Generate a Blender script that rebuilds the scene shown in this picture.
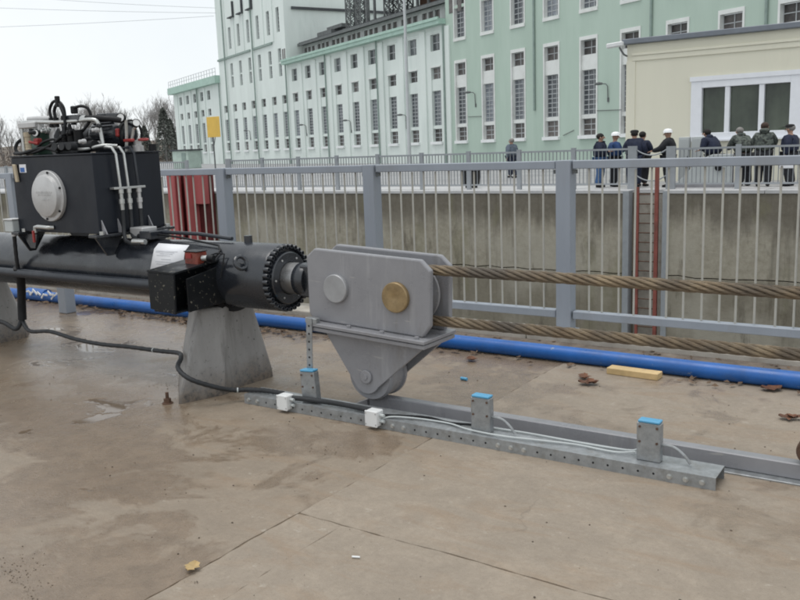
import bpy, math, random
from math import radians as rad, sin, cos, pi
from mathutils import Vector as V, Matrix
for o in list(bpy.data.objects): bpy.data.objects.remove(o)
SC = bpy.context.scene; COL = SC.collection
random.seed(7)
# ---------------------------------------------------------------- camera
EYE = V((0, 0, 1.6)); PITCH, ROLL, YAW = rad(10.205), rad(-2.092), rad(34.166)
fw = V((-sin(YAW)*cos(PITCH), cos(YAW)*cos(PITCH), -sin(PITCH)))
rt = V((cos(YAW), sin(YAW), 0)); up = rt.cross(fw)
r2 = rt*cos(ROLL)+up*sin(ROLL); u2 = up*cos(ROLL)-rt*sin(ROLL)
cd = bpy.data.cameras.new('camera'); cam = bpy.data.objects.new('camera', cd); COL.objects.link(cam)
cd.sensor_width = 36; cd.lens = 850/800*36; cd.clip_end = 4000; cd.clip_start = .05
cam.matrix_world = Matrix(((r2.x, u2.x, -fw.x, EYE.x), (r2.y, u2.y, -fw.y, EYE.y), (r2.z, u2.z, -fw.z, EYE.z), (0, 0, 0, 1)))
SC.camera = cam
# ---------------------------------------------------------------- overcast sky + soft sun
SUN_EL, SUN_AZ = rad(80), rad(215)          # azimuth clockwise from +Y: behind the camera, to the left
w = bpy.data.worlds.new('World'); SC.world = w; w.use_nodes = True
nt = w.node_tree; bg = nt.nodes['Background']
sk = nt.nodes.new('ShaderNodeTexSky'); sk.sky_type = 'NISHITA'; sk.sun_disc = False
sk.sun_elevation = SUN_EL; sk.sun_rotation = SUN_AZ
mul = nt.nodes.new('ShaderNodeVectorMath'); mul.operation = 'SCALE'; mul.inputs['Scale'].default_value = .10
nt.links.new(sk.outputs[0], mul.inputs[0])
tc = nt.nodes.new('ShaderNodeTexCoord'); nz = nt.nodes.new('ShaderNodeTexNoise'); nz.inputs['Scale'].default_value = 2.2; nz.inputs['Detail'].default_value = 5
nt.links.new(tc.outputs['Generated'], nz.inputs['Vector'])
cr = nt.nodes.new('ShaderNodeValToRGB'); cr.color_ramp.elements[0].position = .3; cr.color_ramp.elements[1].position = .7
cr.color_ramp.elements[0].color = (.80, .850, .880, 1); cr.color_ramp.elements[1].color = (.95, .975, .985, 1)
nt.links.new(nz.outputs[0], cr.inputs[0])
mx = nt.nodes.new('ShaderNodeMix'); mx.data_type = 'RGBA'; mx.inputs['Factor'].default_value = .92   # cloud cover
nt.links.new(mul.outputs[0], mx.inputs['A']); nt.links.new(cr.outputs[0], mx.inputs['B'])
nt.links.new(mx.outputs['Result'], bg.inputs['Color']); bg.inputs['Strength'].default_value = 1.0
sd = bpy.data.lights.new('sun', 'SUN'); sun = bpy.data.objects.new('sun', sd); COL.objects.link(sun)
sd.energy = 1.4; sd.angle = rad(40); sd.color = (1, .97, .93)
sdir = V((sin(SUN_AZ)*cos(SUN_EL), cos(SUN_AZ)*cos(SUN_EL), sin(SUN_EL)))
sun.rotation_euler = sdir.to_track_quat('Z', 'Y').to_euler()
SC.view_settings.view_transform = 'Standard'; SC.view_settings.look = 'None'
SC.view_settings.exposure = 0.16; SC.view_settings.gamma = 1; SC.view_settings.use_curve_mapping = False
SC.cycles.max_bounces = 8; SC.cycles.filter_width = 1.9

# ================================================================ helpers
def yp(x, y, Y_, p0=None):      # picture point (800x600) -> world point on the vertical plane at distance Y_
    d = fw+r2*((x-400)/850)-u2*((y-300)/850); return EYE+d*(Y_/d.y)
class MB:
    def __init__(s): s.v = []; s.f = []; s.sm = []; s.uv = None
    def add(s, vs, fs, smooth=False):
        n = len(s.v); s.v += [tuple(p) for p in vs]; s.f += [tuple(i+n for i in f) for f in fs]; s.sm += [smooth]*len(fs); return s
    def box(s, c, d, R=None):
        x, y, z = d[0]/2, d[1]/2, d[2]/2; c = V(c)
        vs = [V((a*x, b*y, e*z)) for a in (-1, 1) for b in (-1, 1) for e in (-1, 1)]
        if R is not None: vs = [R @ p for p in vs]
        return s.add([c+p for p in vs], [(0, 1, 3, 2), (4, 6, 7, 5), (0, 4, 5, 1), (2, 3, 7, 6), (0, 2, 6, 4), (1, 5, 7, 3)])
    def b6(s, x0, x1, y0, y1, z0, z1): return s.box(((x0+x1)/2, (y0+y1)/2, (z0+z1)/2), (x1-x0, y1-y0, z1-z0))
    def cyl(s, p, q, r, r1=None, n=16, cap=True):
        p, q = V(p), V(q); d = (q-p).normalized(); a = d.orthogonal().normalized(); b = d.cross(a); r1 = r if r1 is None else r1
        vs = [c+(a*cos(2*pi*i/n)+b*sin(2*pi*i/n))*k for c, k in ((p, r), (q, r1)) for i in range(n)]
        s.add(vs, [(i, (i+1) % n, n+(i+1) % n, n+i) for i in range(n)], True)
        if cap: s.add(vs, [tuple(range(n))[::-1], tuple(range(n, 2*n))])
        return s
    def lathe(s, o, axis, prof, n=24):
        o, d = V(o), V(axis).normalized(); a = d.orthogonal().normalized(); b = d.cross(a); k = len(prof)
        vs = [o+d*h+(a*cos(2*pi*i/n)+b*sin(2*pi*i/n))*max(r, 1e-4) for h, r in prof for i in range(n)]
        return s.add(vs, [(j*n+i, j*n+(i+1) % n, (j+1)*n+(i+1) % n, (j+1)*n+i) for j in range(k-1) for i in range(n)], True)
    def tube(s, pts, r, n=8, closed=False):
        pts = [V(p) for p in pts]; m = len(pts); vs = []; pa = None
        for i in range(m):
            t = (pts[min(i+1, m-1)]-pts[max(i-1, 0)]).normalized()
            a = t.orthogonal().normalized() if pa is None else (pa-t*pa.dot(t)).normalized(); pa = a; b = t.cross(a)
            rr = r[i] if isinstance(r, (list, tuple)) else r
            vs += [pts[i]+(a*cos(2*pi*j/n)+b*sin(2*pi*j/n))*rr for j in range(n)]
        s.add(vs, [(i*n+j, i*n+(j+1) % n, (i+1)*n+(j+1) % n, (i+1)*n+j) for i in range(m-1) for j in range(n)], True)
        return s.add(vs, [tuple(range(n))[::-1], tuple(range((m-1)*n, m*n))])
    def prism(s, poly, axis, a0, a1):
        """poly: 2D outline; axis 'y': (x,z) outline extruded in y, 'z': (x,y) in z, 'x': (y,z) in x"""
        f = {'y': lambda p, a: (p[0], a, p[1]), 'z': lambda p, a: (p[0], p[1], a), 'x': lambda p, a: (a, p[0], p[1])}[axis]
        n = len(poly); vs = [f(p, a0) for p in poly]+[f(p, a1) for p in poly]
        return s.add(vs, [tuple(range(n)), tuple(range(n, 2*n))[::-1]]+[(i, n+i, n+(i+1) % n, (i+1) % n) for i in range(n)])
    def ball(s, c, r, n=12, m=8):
        r = r if isinstance(r, (tuple, list)) else (r, r, r); c = V(c)
        vs = [c+V((r[0]*sin(pi*j/m)*cos(2*pi*i/n), r[1]*sin(pi*j/m)*sin(2*pi*i/n), r[2]*cos(pi*j/m))) for j in range(m+1) for i in range(n)]
        return s.add(vs, [(j*n+i, (j+1)*n+i, (j+1)*n+(i+1) % n, j*n+(i+1) % n) for j in range(m) for i in range(n)], True)
    def mesh(s, name, m, off=(0, 0, 0)):
        me = bpy.data.meshes.new(name); o = V(off)
        me.from_pydata([tuple(V(p)-o) for p in s.v], [], s.f); me.polygons.foreach_set('use_smooth', s.sm); me.update()
        if s.uv:
            l = me.uv_layers.new(name='UVMap'); vi = [0]*len(me.loops); me.loops.foreach_get('vertex_index', vi)
            l.data.foreach_set('uv', [c for i in vi for c in s.uv[i]])
        me.validate(); me.materials.append(m)
        if any(s.sm): me.set_sharp_from_angle(angle=rad(38))
        return me

def link(name, data, parent=None):
    o = bpy.data.objects.new(name, data); COL.objects.link(o)
    if parent is not None: o.parent = parent
    return o
def tag(o, label=None, cat=None, group=None, kind=None):
    for k, x in (('label', label), ('category', cat), ('group', group), ('kind', kind)):
        if x: o[k] = x
    return o
def thing(name, loc, label, cat, group=None, rz=0):
    o = link(name, None); o.location = loc; o.rotation_euler.z = rz; o.empty_display_size = .1
    o['_o'] = list(loc); return tag(o, label, cat, group)
def origin(o):
    while o.parent is not None: o = o.parent
    return V(o.location) if o.data is None else V((0, 0, 0))
def part(parent, name, mb, m, bev=0, local=False, seg=1):
    o = link(name, mb.mesh(name, m, (0, 0, 0) if local else origin(parent)), parent)
    if bev: bevel(o, bev, seg)
    return o
def bevel(o, wd, seg=1):
    b = o.modifiers.new('bevel', 'BEVEL'); b.width = wd; b.segments = seg; b.limit_method = 'ANGLE'; b.angle_limit = rad(35); b.harden_normals = False
def solo(name, mb, m, label, cat, group=None, kind=None, bev=0, loc=(0, 0, 0)):
    o = link(name, mb.mesh(name, m, loc)); o.location = loc; tag(o, label, cat, group, kind)
    if bev: bevel(o, bev)
    return o
def struct(name, mb, m): return tag(link(name, mb.mesh(name, m)), kind='structure')
def dup(o, parent=None):
    c = o.copy(); COL.objects.link(c); c.parent = parent
    for ch in [x for x in bpy.data.objects if x.parent == o]: dup(ch, c)
    return c

# ---------------------------------------------------------------- materials
class NT:
    def __init__(s, name):
        s.m = bpy.data.materials.new(name); s.m.use_nodes = True; s.t = s.m.node_tree; s.b = s.t.nodes['Principled BSDF']
        s.co = s.n('ShaderNodeTexCoord').outputs['Object']
    def n(s, k): return s.t.nodes.new(k)
    def l(s, a, b): s.t.links.new(a, b)
    def mapping(s, sc=(1, 1, 1), src=None, world=False):
        q = s.n('ShaderNodeMapping'); q.inputs['Scale'].default_value = sc
        s.l(s.n('ShaderNodeNewGeometry').outputs['Position'] if world else (src or s.co), q.inputs[0]); return q.outputs[0]
    def noise(s, scale, detail=4, rough=.6, vec=None, dist=0):
        q = s.n('ShaderNodeTexNoise'); q.inputs['Scale'].default_value = scale; q.inputs['Detail'].default_value = detail
        q.inputs['Roughness'].default_value = rough; q.inputs['Distortion'].default_value = dist; s.l(vec or s.co, q.inputs['Vector']); return q.outputs[0]
    def ramp(s, f, p0, p1, c0=0, c1=1):
        q = s.n('ShaderNodeMapRange'); q.inputs[1].default_value = p0; q.inputs[2].default_value = p1
        q.inputs[3].default_value = c0; q.inputs[4].default_value = c1; s.l(f, q.inputs[0]); return q.outputs[0]
    def mix(s, f, a, b, mode='MIX'):
        q = s.n('ShaderNodeMix'); q.data_type = 'RGBA'; q.blend_type = mode
        for k, x in (('Factor', f), ('A', a), ('B', b)):
            if isinstance(x, (int, float)): q.inputs[k].default_value = x
            elif isinstance(x, tuple): q.inputs[k].default_value = (*x, 1)
            else: s.l(x, q.inputs[k])
        return q.outputs['Result']
    def math(s, op, a, b=0.):
        q = s.n('ShaderNodeMath'); q.operation = op
        for i, x in enumerate((a, b)):
            if isinstance(x, (int, float)): q.inputs[i].default_value = x
            else: s.l(x, q.inputs[i])
        return q.outputs[0]
    def out(s, col, rough=.6, metal=0, bump=None, bs=.2, bd=.01, spec=None):
        for k, x in (('Base Color', col), ('Roughness', rough), ('Metallic', metal)):
            if isinstance(x, tuple): s.b.inputs[k].default_value = (*x, 1)
            elif isinstance(x, (int, float)): s.b.inputs[k].default_value = x
            else: s.l(x, s.b.inputs[k])
        if spec is not None: s.b.inputs['Specular IOR Level'].default_value = spec
        if bump is not None:
            q = s.n('ShaderNodeBump'); q.inputs['Strength'].default_value = bs; q.inputs['Distance'].default_value = bd
            s.l(bump, q.inputs['Height']); s.l(q.outputs[0], s.b.inputs['Normal'])
        return s.m
def dk(c, k): return tuple(x*k for x in c)
def paint(name, c, rough=.5, var=.18, sc=6, metal=0, chips=None, chipc=(.3, .3, .28), streak=False, bs=.12, dirt=None, spec=None):
    """painted or plain surface with uneven tone, fine relief, optional chips / splashes and rain streaks"""
    t = NT(name); vec = t.mapping((1, 1, .18)) if streak else None
    f = t.noise(sc, 6, .65, vec); col = t.mix(t.ramp(f, .3, .7), dk(c, 1-var), dk(c, 1+var))
    if dirt: col = t.mix(t.ramp(t.noise(sc*.6, 7, .7, vec), .52, .72, 0, .75), col, dirt)
    if chips: col = t.mix(t.ramp(t.noise(chips[0], 5, .7), chips[1], chips[1]+.03), col, chipc)
    fine = t.noise(sc*14, 3)
    return t.out(col, t.ramp(t.noise(sc*1.7, 4), .3, .7, max(rough-.12, .03), rough+.12), metal, fine if bs else None, bs, .004, spec)

M = {}
# quay concrete, wet in places
def ground_mat(name, dry, wet, wetlim, seed=0):
    t = NT(name); P = t.mapping(world=True)
    big = t.noise(.55, 5, .6, P, .4); mid = t.noise(2.3, 7, .7, P, .7); sm = t.noise(7.5, 7, .72, P, .3); fin = t.noise(34, 5, .7, P); grit = t.noise(150, 2, .5, P)
    stre = t.noise(3.5, 6, .65, t.mapping((.45, 1.6, 1), world=True), .9)
    wetf = t.ramp(t.math('ADD', t.math('MULTIPLY', big, .6), t.math('MULTIPLY', mid, .4)), wetlim, wetlim+.035)
    c = t.mix(t.ramp(mid, .32, .68), dk(dry, .80), dk(dry, 1.12))
    c = t.mix(t.ramp(sm, .35, .68, .45, 0), c, dk(dry, .62))
    c = t.mix(t.ramp(stre, .5, .70, 0, .55), c, (.25, .165, .098))
    c = t.mix(t.ramp(fin, .3, .7, 0, .45), c, dk(dry, .6))
    c = t.mix(t.ramp(grit, .62, .72, 0, .35), c, (.10, .08, .062))
    c = t.mix(t.ramp(t.noise(11, 7, .75, P), .60, .70, 0, .55), c, (.43, .39, .33))
    vo = t.n('ShaderNodeTexVoronoi'); vo.feature = 'DISTANCE_TO_EDGE'; vo.inputs['Scale'].default_value = .55
    ad = t.n('ShaderNodeVectorMath'); ad.operation = 'ADD'; sc_ = t.n('ShaderNodeVectorMath'); sc_.operation = 'SCALE'; sc_.inputs['Scale'].default_value = .5
    nq_ = t.n('ShaderNodeTexNoise'); nq_.inputs['Scale'].default_value = 2.2; nq_.inputs['Detail'].default_value = 6; t.l(P, nq_.inputs['Vector']); t.l(nq_.outputs[1], sc_.inputs[0]); t.l(P, ad.inputs[0]); t.l(sc_.outputs[0], ad.inputs[1]); t.l(ad.outputs[0], vo.inputs['Vector'])
    crk = t.math('MULTIPLY', t.ramp(vo.outputs['Distance'], .001, .0035, 1, 0), t.ramp(t.noise(.8, 3, .5, P), .60, .68, 0, .7))
    c = t.mix(t.math('MULTIPLY', crk, .7), c, (.07, .052, .04))
    c = t.mix(t.math('MULTIPLY', wetf, .8), c, t.mix(t.ramp(sm, .3, .7), dk(wet, .72), dk(wet, 1.18)))
    sx = t.n('ShaderNodeSeparateXYZ'); t.l(P, sx.inputs[0])
    # film of standing water, deeper towards the left end of the quay
    rl = t.math('ADD', t.math('MULTIPLY', sx.outputs[0], -.30), t.math('MULTIPLY', t.noise(1.3, 5, .62, P, .5), 2.6))
    film = t.ramp(rl, 2.32, 2.85)
    pud = t.ramp(t.math('ADD', t.math('MULTIPLY', t.noise(1.9, 4, .6, P, .6), .8), t.math('MULTIPLY', film, .15)), .615, .645)
    ro = t.mix(wetf, t.ramp(fin, .3, .7, .48, .80), t.ramp(fin, .3, .7, .20, .40))
    ro = t.mix(film, ro, t.ramp(mid, .36, .62, .12, .34)); ro = t.mix(pud, ro, (.07, .07, .07))
    c = t.mix(t.math('MULTIPLY', film, .30), c, dk(wet, .85)); c = t.mix(t.math('MULTIPLY', pud, .5), c, dk(wet, .6))
    h = t.math('ADD', t.math('MULTIPLY', mid, 1.4), t.math('ADD', t.math('MULTIPLY', sm, .7), t.math('ADD', t.math('MULTIPLY', fin, .55), t.math('MULTIPLY', grit, .22))))
    h = t.mix(pud, h, (.9, .9, .9))
    return t.out(c, ro, 0, h, .38, .012, .5)
M['slab'] = ground_mat('quay_concrete', (.298, .242, .184), (.182, .134, .093), .485)
M['slab_dry'] = ground_mat('quay_concrete_dry', (.328, .272, .212), (.218, .166, .120), .525)
M['dirt'] = paint('joint_dirt', (.10, .08, .06), .9, .3, 20, bs=.5)
M['strip'] = paint('gritty_dirt', (.13, .105, .085), .9, .4, 7, bs=.6, dirt=(.24, .21, .18))
M['jointfill'] = paint('joint_mortar', (.19, .145, .105), .9, .3, 9, bs=.5)
M['kerb'] = paint('pale_kerb_concrete', (.44, .41, .36), .8, .15, 5, dirt=(.22, .18, .14), bs=.3)
t = NT('grey_foot_concrete'); sx = t.n('ShaderNodeSeparateXYZ'); t.l(t.co, sx.inputs[0]); zz = sx.outputs[2]
bgn = t.noise(5, 6, .65, t.mapping((1, 1, .3))); spk = t.noise(38, 4, .65); mud = t.math('ADD', zz, t.math('MULTIPLY', t.noise(7, 5), .22))
c = t.mix(t.ramp(bgn, .3, .7), (.215, .210, .205), (.315, .308, .30)); c = t.mix(t.ramp(t.noise(4, 5, .7, t.mapping((1.5, 1.5, .15))), .55, .7, 0, .7), c, (.10, .095, .09))
c = t.mix(t.ramp(spk, .635, .69, 0, .75), c, (.06, .055, .05)); c = t.mix(t.ramp(mud, .30, .13, 0, .85), c, t.mix(t.ramp(spk, .45, .6), (.15, .115, .085), (.05, .043, .036)))
M['foot'] = t.out(c, t.ramp(mud, .1, .25, .35, .75), 0, t.math('ADD', bgn, t.math('MULTIPLY', spk, -.5)), .4, .01)
t = NT('grey_painted_steel'); run_ = t.noise(9, 6, .7, t.mapping((1, 1, .10))); pat = t.noise(4, 6, .65); scr = t.noise(30, 3, .5, t.mapping((.2, 1, 1.6)))
c = t.mix(t.ramp(pat, .3, .7), (.215, .216, .232), (.268, .269, .284)); c = t.mix(t.ramp(run_, .57, .70, 0, .55), c, (.36, .36, .37)); c = t.mix(t.ramp(t.noise(6, 6, .7, t.mapping((1, 1, .2))), .58, .72, 0, .5), c, (.15, .135, .12))
c = t.mix(t.ramp(scr, .68, .71, 0, .6), c, (.38, .37, .36)); c = t.mix(t.ramp(t.noise(22, 5, .7), .70, .73, 0, .8), c, (.13, .075, .045))
M['steel'] = t.out(c, t.ramp(pat, .3, .7, .22, .42), 0, t.noise(50, 3), .05, .004)
M['steel_light'] = paint('grey_steel_edge', (.25, .25, .265), .45, .10, 5, bs=.05)
M['galv'] = paint('galvanised_steel', (.30, .315, .325), .42, .22, 22, .45, bs=.06, dirt=(.20, .19, .17))
M['fence'] = paint('blue_grey_fence_paint', (.285, .315, .36), .5, .08, 3, streak=True, dirt=(.25, .26, .275), bs=.04, chips=(26, .705), chipc=(.17, .11, .07))
M['bar'] = paint('fence_bar_paint', (.44, .43, .385), .55, .10, 6, bs=.04, dirt=(.36, .32, .25))
M['black'] = paint('black_hydraulic_paint', (.019, .022, .028), .24, .25, 4, dirt=(.075, .077, .08), bs=.02, spec=.7)  # paler blotches: dust, plus the barrel's sky highlight put into the colour
M['tank'] = paint('black_tank_paint', (.0115, .0145, .0215), .42, .22, 3, dirt=(.024, .026, .031), streak=True, bs=.03, spec=.28)
M['splash'] = paint('black_box_splashed', (.009, .0105, .0125), .40, .25, 6, chips=(34, .615), chipc=(.17, .16, .13), bs=.06, spec=.25)
M['pipegrey'] = paint('dark_grey_pipe', (.022, .026, .034), .40, .2, 5, bs=.05)
M['rubber'] = paint('black_rubber', (.009, .0095, .011), .5, .2, 12, bs=.1, spec=.25)
M['conduit'] = paint('grey_conduit', (.028, .030, .033), .55, .2, 14, bs=.1, spec=.3)
M['chrome'] = paint('polished_rod', (.42, .42, .42), .34, .05, 8, .9, bs=0)
M['tubesteel'] = paint('zinc_tube', (.50, .51, .50), .34, .1, 12, .7, bs=0)
M['alu'] = paint('dull_aluminium', (.50, .50, .50), .45, .10, 9, .3, bs=.04, dirt=(.36, .36, .36))
M['brass'] = paint('yellow_passivated_pin', (.285, .205, .105), .48, .25, 18, .35, bs=.08, dirt=(.19, .13, .07))
M['pin'] = paint('grey_pin_head', (.33, .335, .345), .45, .12, 12, .25, bs=.06)
M['blue'] = paint('blue_plastic_pipe', (.012, .102, .36), .36, .18, 5, chips=(17, .665), chipc=(.20, .26, .33), bs=.08, dirt=(.05, .10, .22))
M['bluetape'] = paint('light_blue_film', (.09, .33, .54), .4, .1, 10)
M['white'] = paint('white_plastic', (.70, .71, .71), .4, .06, 6, bs=.03)
M['paper'] = paint('white_paper', (.74, .75, .78), .8, .04, 8, bs=.05)
M['ink'] = paint('grey_print', (.28, .30, .34), .8, .1, 8)
M['red'] = paint('red_paint', (.27, .024, .022), .45, .2, 9)
M['amber'] = paint('red_brown_plastic', (.20, .045, .03), .3, .35, 14)
M['green'] = paint('dark_green_paint', (.04, .085, .06), .4, .2, 9)
M['tan'] = paint('tan_plastic', (.45, .38, .27), .5, .12, 9)
M['wood'] = paint('pale_timber', (.55, .40, .20), .7, .18, 10, bs=.15)
M['rust'] = paint('rusty_steel', (.10, .055, .035), .8, .35, 30, bs=.4)
M['leaf'] = paint('brown_leaf', (.13, .055, .028), .7, .45, 16, bs=.3)
M['leafyellow'] = paint('yellow_leaf', (.42, .30, .14), .7, .3, 16, bs=.3)
M['litter'] = paint('leaf_litter', (.12, .078, .048), .8, .6, 7, bs=.3)
M['label'] = paint('blue_white_sticker', (.45, .55, .75), .5, .25, 40)
t = NT('water'); M['water'] = t.out((.03, .035, .03), .06, 0, t.noise(2.5, 4), .15, .03)
# rope: wires of each strand as fine diagonal relief (uv: x around, y metres along)
t = NT('rusty_greased_wire')
uvn = t.n('ShaderNodeUVMap'); sp = t.n('ShaderNodeSeparateXYZ'); t.l(uvn.outputs[0], sp.inputs[0])
ph = t.math('ADD', t.math('MULTIPLY', sp.outputs[0], 10), t.math('MULTIPLY', sp.outputs[1], 26))
wv = t.math('ABSOLUTE', t.math('SINE', t.math('MULTIPLY', ph, pi)))
cc = t.mix(t.ramp(t.noise(7, 5), .35, .68), (.16, .112, .068), (.37, .285, .18))
cc = t.mix(t.ramp(t.noise(2.2, 4), .42, .62), cc, (.12, .10, .078))
cc = t.mix(t.ramp(wv, .05, .6, .8, 0), cc, (.035, .025, .018))  # grooves between wires darkened in the colour as crevice shade
M['rope'] = t.out(cc, .5, .25, wv, .7, .004)
# chamber wall
t = NT('stained_chamber_concrete')
st = t.noise(1.1, 7, .68, t.mapping((1, 1, .16))); bl = t.noise(.35, 5, .6); fi = t.noise(6, 6, .7); st2 = t.noise(2.8, 6, .7, t.mapping((1, 1, .07)))
sx = t.n('ShaderNodeSeparateXYZ'); t.l(t.co, sx.inputs[0]); zz = sx.outputs[2]
c = t.mix(t.ramp(fi, .3, .7), (.285, .258, .200), (.40, .368, .30))
zed = t.math('ADD', zz, t.math('MULTIPLY', st, 2.6))
c = t.mix(t.ramp(zed, -.1, .6, 0, .8), c, t.mix(fi, (.088, .075, .057), (.160, .142, .113)))
c = t.mix(t.ramp(zz, -2.55, -2.75, 0, .55), c, (.135, .118, .084))
c = t.mix(t.ramp(st2, .53, .70, 0, .6), c, (.10, .085, .062))
c = t.mix(t.math('MULTIPLY', t.ramp(bl, .45, .60, 0, .7), t.ramp(zz, -.7, -1.5)), c, (.40, .375, .315))
c = t.mix(t.ramp(t.noise(1.6, 6, .7, t.mapping((1, 1, .25))), .56, .66, 0, .6), c, (.10, .085, .06))
c = t.mix(t.ramp(t.noise(.9, 5, .6, t.mapping((1, 1, .5))), .58, .66, 0, .35), c, (.19, .18, .10))
M['wall'] = t.out(c, .85, 0, fi, .4, .03)
M['coping'] = paint('pale_coping', (.50, .50, .505), .6, .10, 1.2, bs=.2, dirt=(.36, .355, .35))
M['farground'] = paint('far_yard_asphalt', (.30, .30, .305), .6, .2, .4, bs=.3)
M['earth'] = paint('winter_bank', (.15, .128, .105), .9, .3, .06, bs=.4)
M['wing'] = paint('pale_mint_render', (.685, .745, .712), .85, .06, .5, streak=True, dirt=(.53, .60, .565), bs=.1)
M['block'] = paint('sage_green_render', (.425, .528, .458), .85, .06, .35, streak=True, dirt=(.37, .475, .405), bs=.1)
M['trim'] = paint('white_trim', (.70, .72, .70), .8, .06, 1.5, bs=.1, dirt=(.55, .55, .53))
M['cornice'] = paint('green_sheet_cornice', (.36, .51, .44), .6, .1, 1.5)
M['sill'] = paint('white_sill', (.78, .80, .80), .6, .05, 2)
for nm, a, b, rg, nsc in (('glass', (.05, .055, .06), (.15, .165, .17), .12, .7), ('glassblock', (.075, .085, .10), (.20, .22, .24), .2, 3), ('oldwin', (.055, .05, .048), (.14, .125, .118), .4, 2.3)):
    for sfx, k in (('', 1), ('_b', .6), ('_c', 1.55)):
        t = NT(nm+sfx); M[nm+sfx] = t.out(t.mix(t.ramp(t.noise(nsc, 4), .3, .7), dk(a, k), dk(b, k)), rg, 0)
M['muntin'] = paint('grey_muntin', (.42, .44, .45), .7, .1, 3)
M['drain'] = paint('drain_pipe', (.24, .31, .28), .6, .15, 2)
M['roofdark'] = paint('dark_roof_steel', (.055, .06, .065), .7, .3, .8)
M['cleresty'] = paint('grey_clerestory', (.44, .46, .45), .8, .2, .9, dirt=(.22, .22, .22))
M['lattice'] = paint('lattice_steel', (.13, .14, .14), .7, .2, 2)
M['cream'] = paint('cream_render', (.715, .695, .575), .85, .03, .8, bs=.2, streak=True, dirt=(.63, .61, .50))
M['roofgrey'] = paint('grey_roof_sheet', (.17, .19, .22), .5, .1, 2)
M['frame'] = paint('white_window_frame', (.78, .80, .84), .45, .04, 3)
t = NT('dark_glass'); M['darkglass'] = t.out(t.mix(t.ramp(t.noise(.8, 4, .6, t.mapping((1, 1, .5))), .35, .7), (.035, .045, .034), (.095, .115, .085)), .05, 0)
t = NT('leafy_interior'); M['interior'] = t.out(t.mix(t.ramp(t.noise(2.4, 5, .7), .35, .65), (.02, .026, .016), (.10, .125, .075)), .8)
M['farrail'] = paint('far_rail_paint', (.30, .32, .34), .6, .1, 4)
M['farbar'] = paint('far_bar_paint', (.22, .235, .25), .6, .12, 4)
M['ladder'] = paint('red_ladder_paint', (.25, .075, .058), .7, .25, 3, dirt=(.13, .06, .045))
M['gatered'] = paint('faded_red_steel', (.40, .095, .095), .65, .2, 1.2, streak=True, dirt=(.25, .05, .05))
M['gatedark'] = paint('deep_red_steel', (.10, .016, .016), .6, .3, 2)
M['yellow'] = paint('yellow_board', (.68, .44, .08), .5, .1, 1)
M['hut'] = paint('pale_green_hut', (.46, .56, .50), .8, .15, 1, dirt=(.28, .34, .30))
M['bark'] = paint('bare_branch', (.25, .238, .228), .9, .25, 1)  # pale grey bark, with the fading of distance haze put into the colour
M['conifer'] = paint('dark_conifer', (.12, .13, .115), .9, .4, .6)
M['scrub'] = paint('brown_scrub', (.14, .112, .092), .9, .4, .4)
M['mast'] = paint('pale_mast', (.50, .52, .53), .5, .08, 1)
M['wire'] = paint('power_line', (.45, .47, .48), .6, .05, 1)
M['cabinet'] = paint('grey_cabinet', (.46, .49, .49), .5, .06, 3)

# ================================================================ quays and chamber
EDGE, FAR, WATER = 6.6, 26.2, -5.2
struct('quay_bed', MB().b6(-60, 40, -30, 6.24, -.6, -.0055), M['jointfill'])
struct('water', MB().add([(-300, EDGE-.5, WATER), (300, EDGE-.5, WATER), (300, FAR+.5, WATER), (-300, FAR+.5, WATER)], [(0, 1, 2, 3)]), M['water'])
struct('chamber_wall', MB().b6(-60, 40, EDGE-.35, EDGE-.02, -7, -.06), M['wall'])
nq = tag(link('near_quay', None), kind='structure')
def slab(x0, x1, y0, y1, dz, m):
    """one cast slab with a slightly ragged rim"""
    def edge(a, b, fixed, ax):
        n = max(2, min(700, int(abs(b-a)/.06))); o = []
        for i in range(n):
            q = a+(b-a)*i/n; j = 0 if abs(fixed) > 8 else random.uniform(-.0045, .0045)+.007*sin(q*2.3)+.004*sin(q*7)
            o.append((q, fixed+j) if ax == 0 else (fixed+j, q))
        return o
    poly = edge(x0, x1, y0, 0)+edge(y0, y1, x1, 1)+edge(x1, x0, y1, 0)+edge(y1, y0, x0, 1)
    o = part(nq, 'slab', MB().prism(poly[::-1], 'z', dz-.14, dz), m, .0015)
    return o
G = .001
slab(-60, -2.42-G, -30, 6.245, .0, M['slab'])
slab(-2.42+G, -2.17-G, -30, 2.69-G, -.003, M['slab_dry'])
slab(-2.17+G, 40, -30, 2.69-G, -.001, M['slab_dry'])
slab(-2.42+G, 40, 2.69+G, 6.245, .001, M['slab_dry'])
kb = MB()
for x in range(-60, 40, 3): kb.b6(x+.004, x+2.996, 6.25, EDGE, -.2, .05)
ko = struct('quay_kerb', kb, M['kerb']); bevel(ko, .012, 2)
# far quay: two courses of wall with a ragged joint, coping, yard and open ground to the horizon
def far_wall(x0, x1):
    up_ = [(x0, -.092), (x1, -.092)]; lo = []
    n = int((x1-x0)/.5); zj = [(x0+(x1-x0)*i/n, -2.62+random.uniform(-.035, .035)) for i in range(n+1)]
    o = tag(link('far_chamber_wall', None), kind='structure')
    part(o, 'upper_course', MB().prism(up_+zj[::-1], 'y', FAR, FAR+1), M['wall'])
    part(o, 'lower_course', MB().prism([(p[0], p[1]-.035) for p in zj]+[(x1, -7), (x0, -7)], 'y', FAR-.03, FAR+1), M['wall'])
    part(o, 'joint_fill', MB().b6(x0, x1, FAR+.12, FAR+.2, -2.8, -2.4), M['dirt'])
RX0, RX1 = -8.98, -7.90                      # ladder recess
far_wall(-140, RX0); far_wall(RX1, 60)
struct('recess_wall', MB().b6(RX0, RX1, FAR+.55, FAR+.9, -7, -.12), M['kerb'])
cp = MB()
x = -140.
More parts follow.
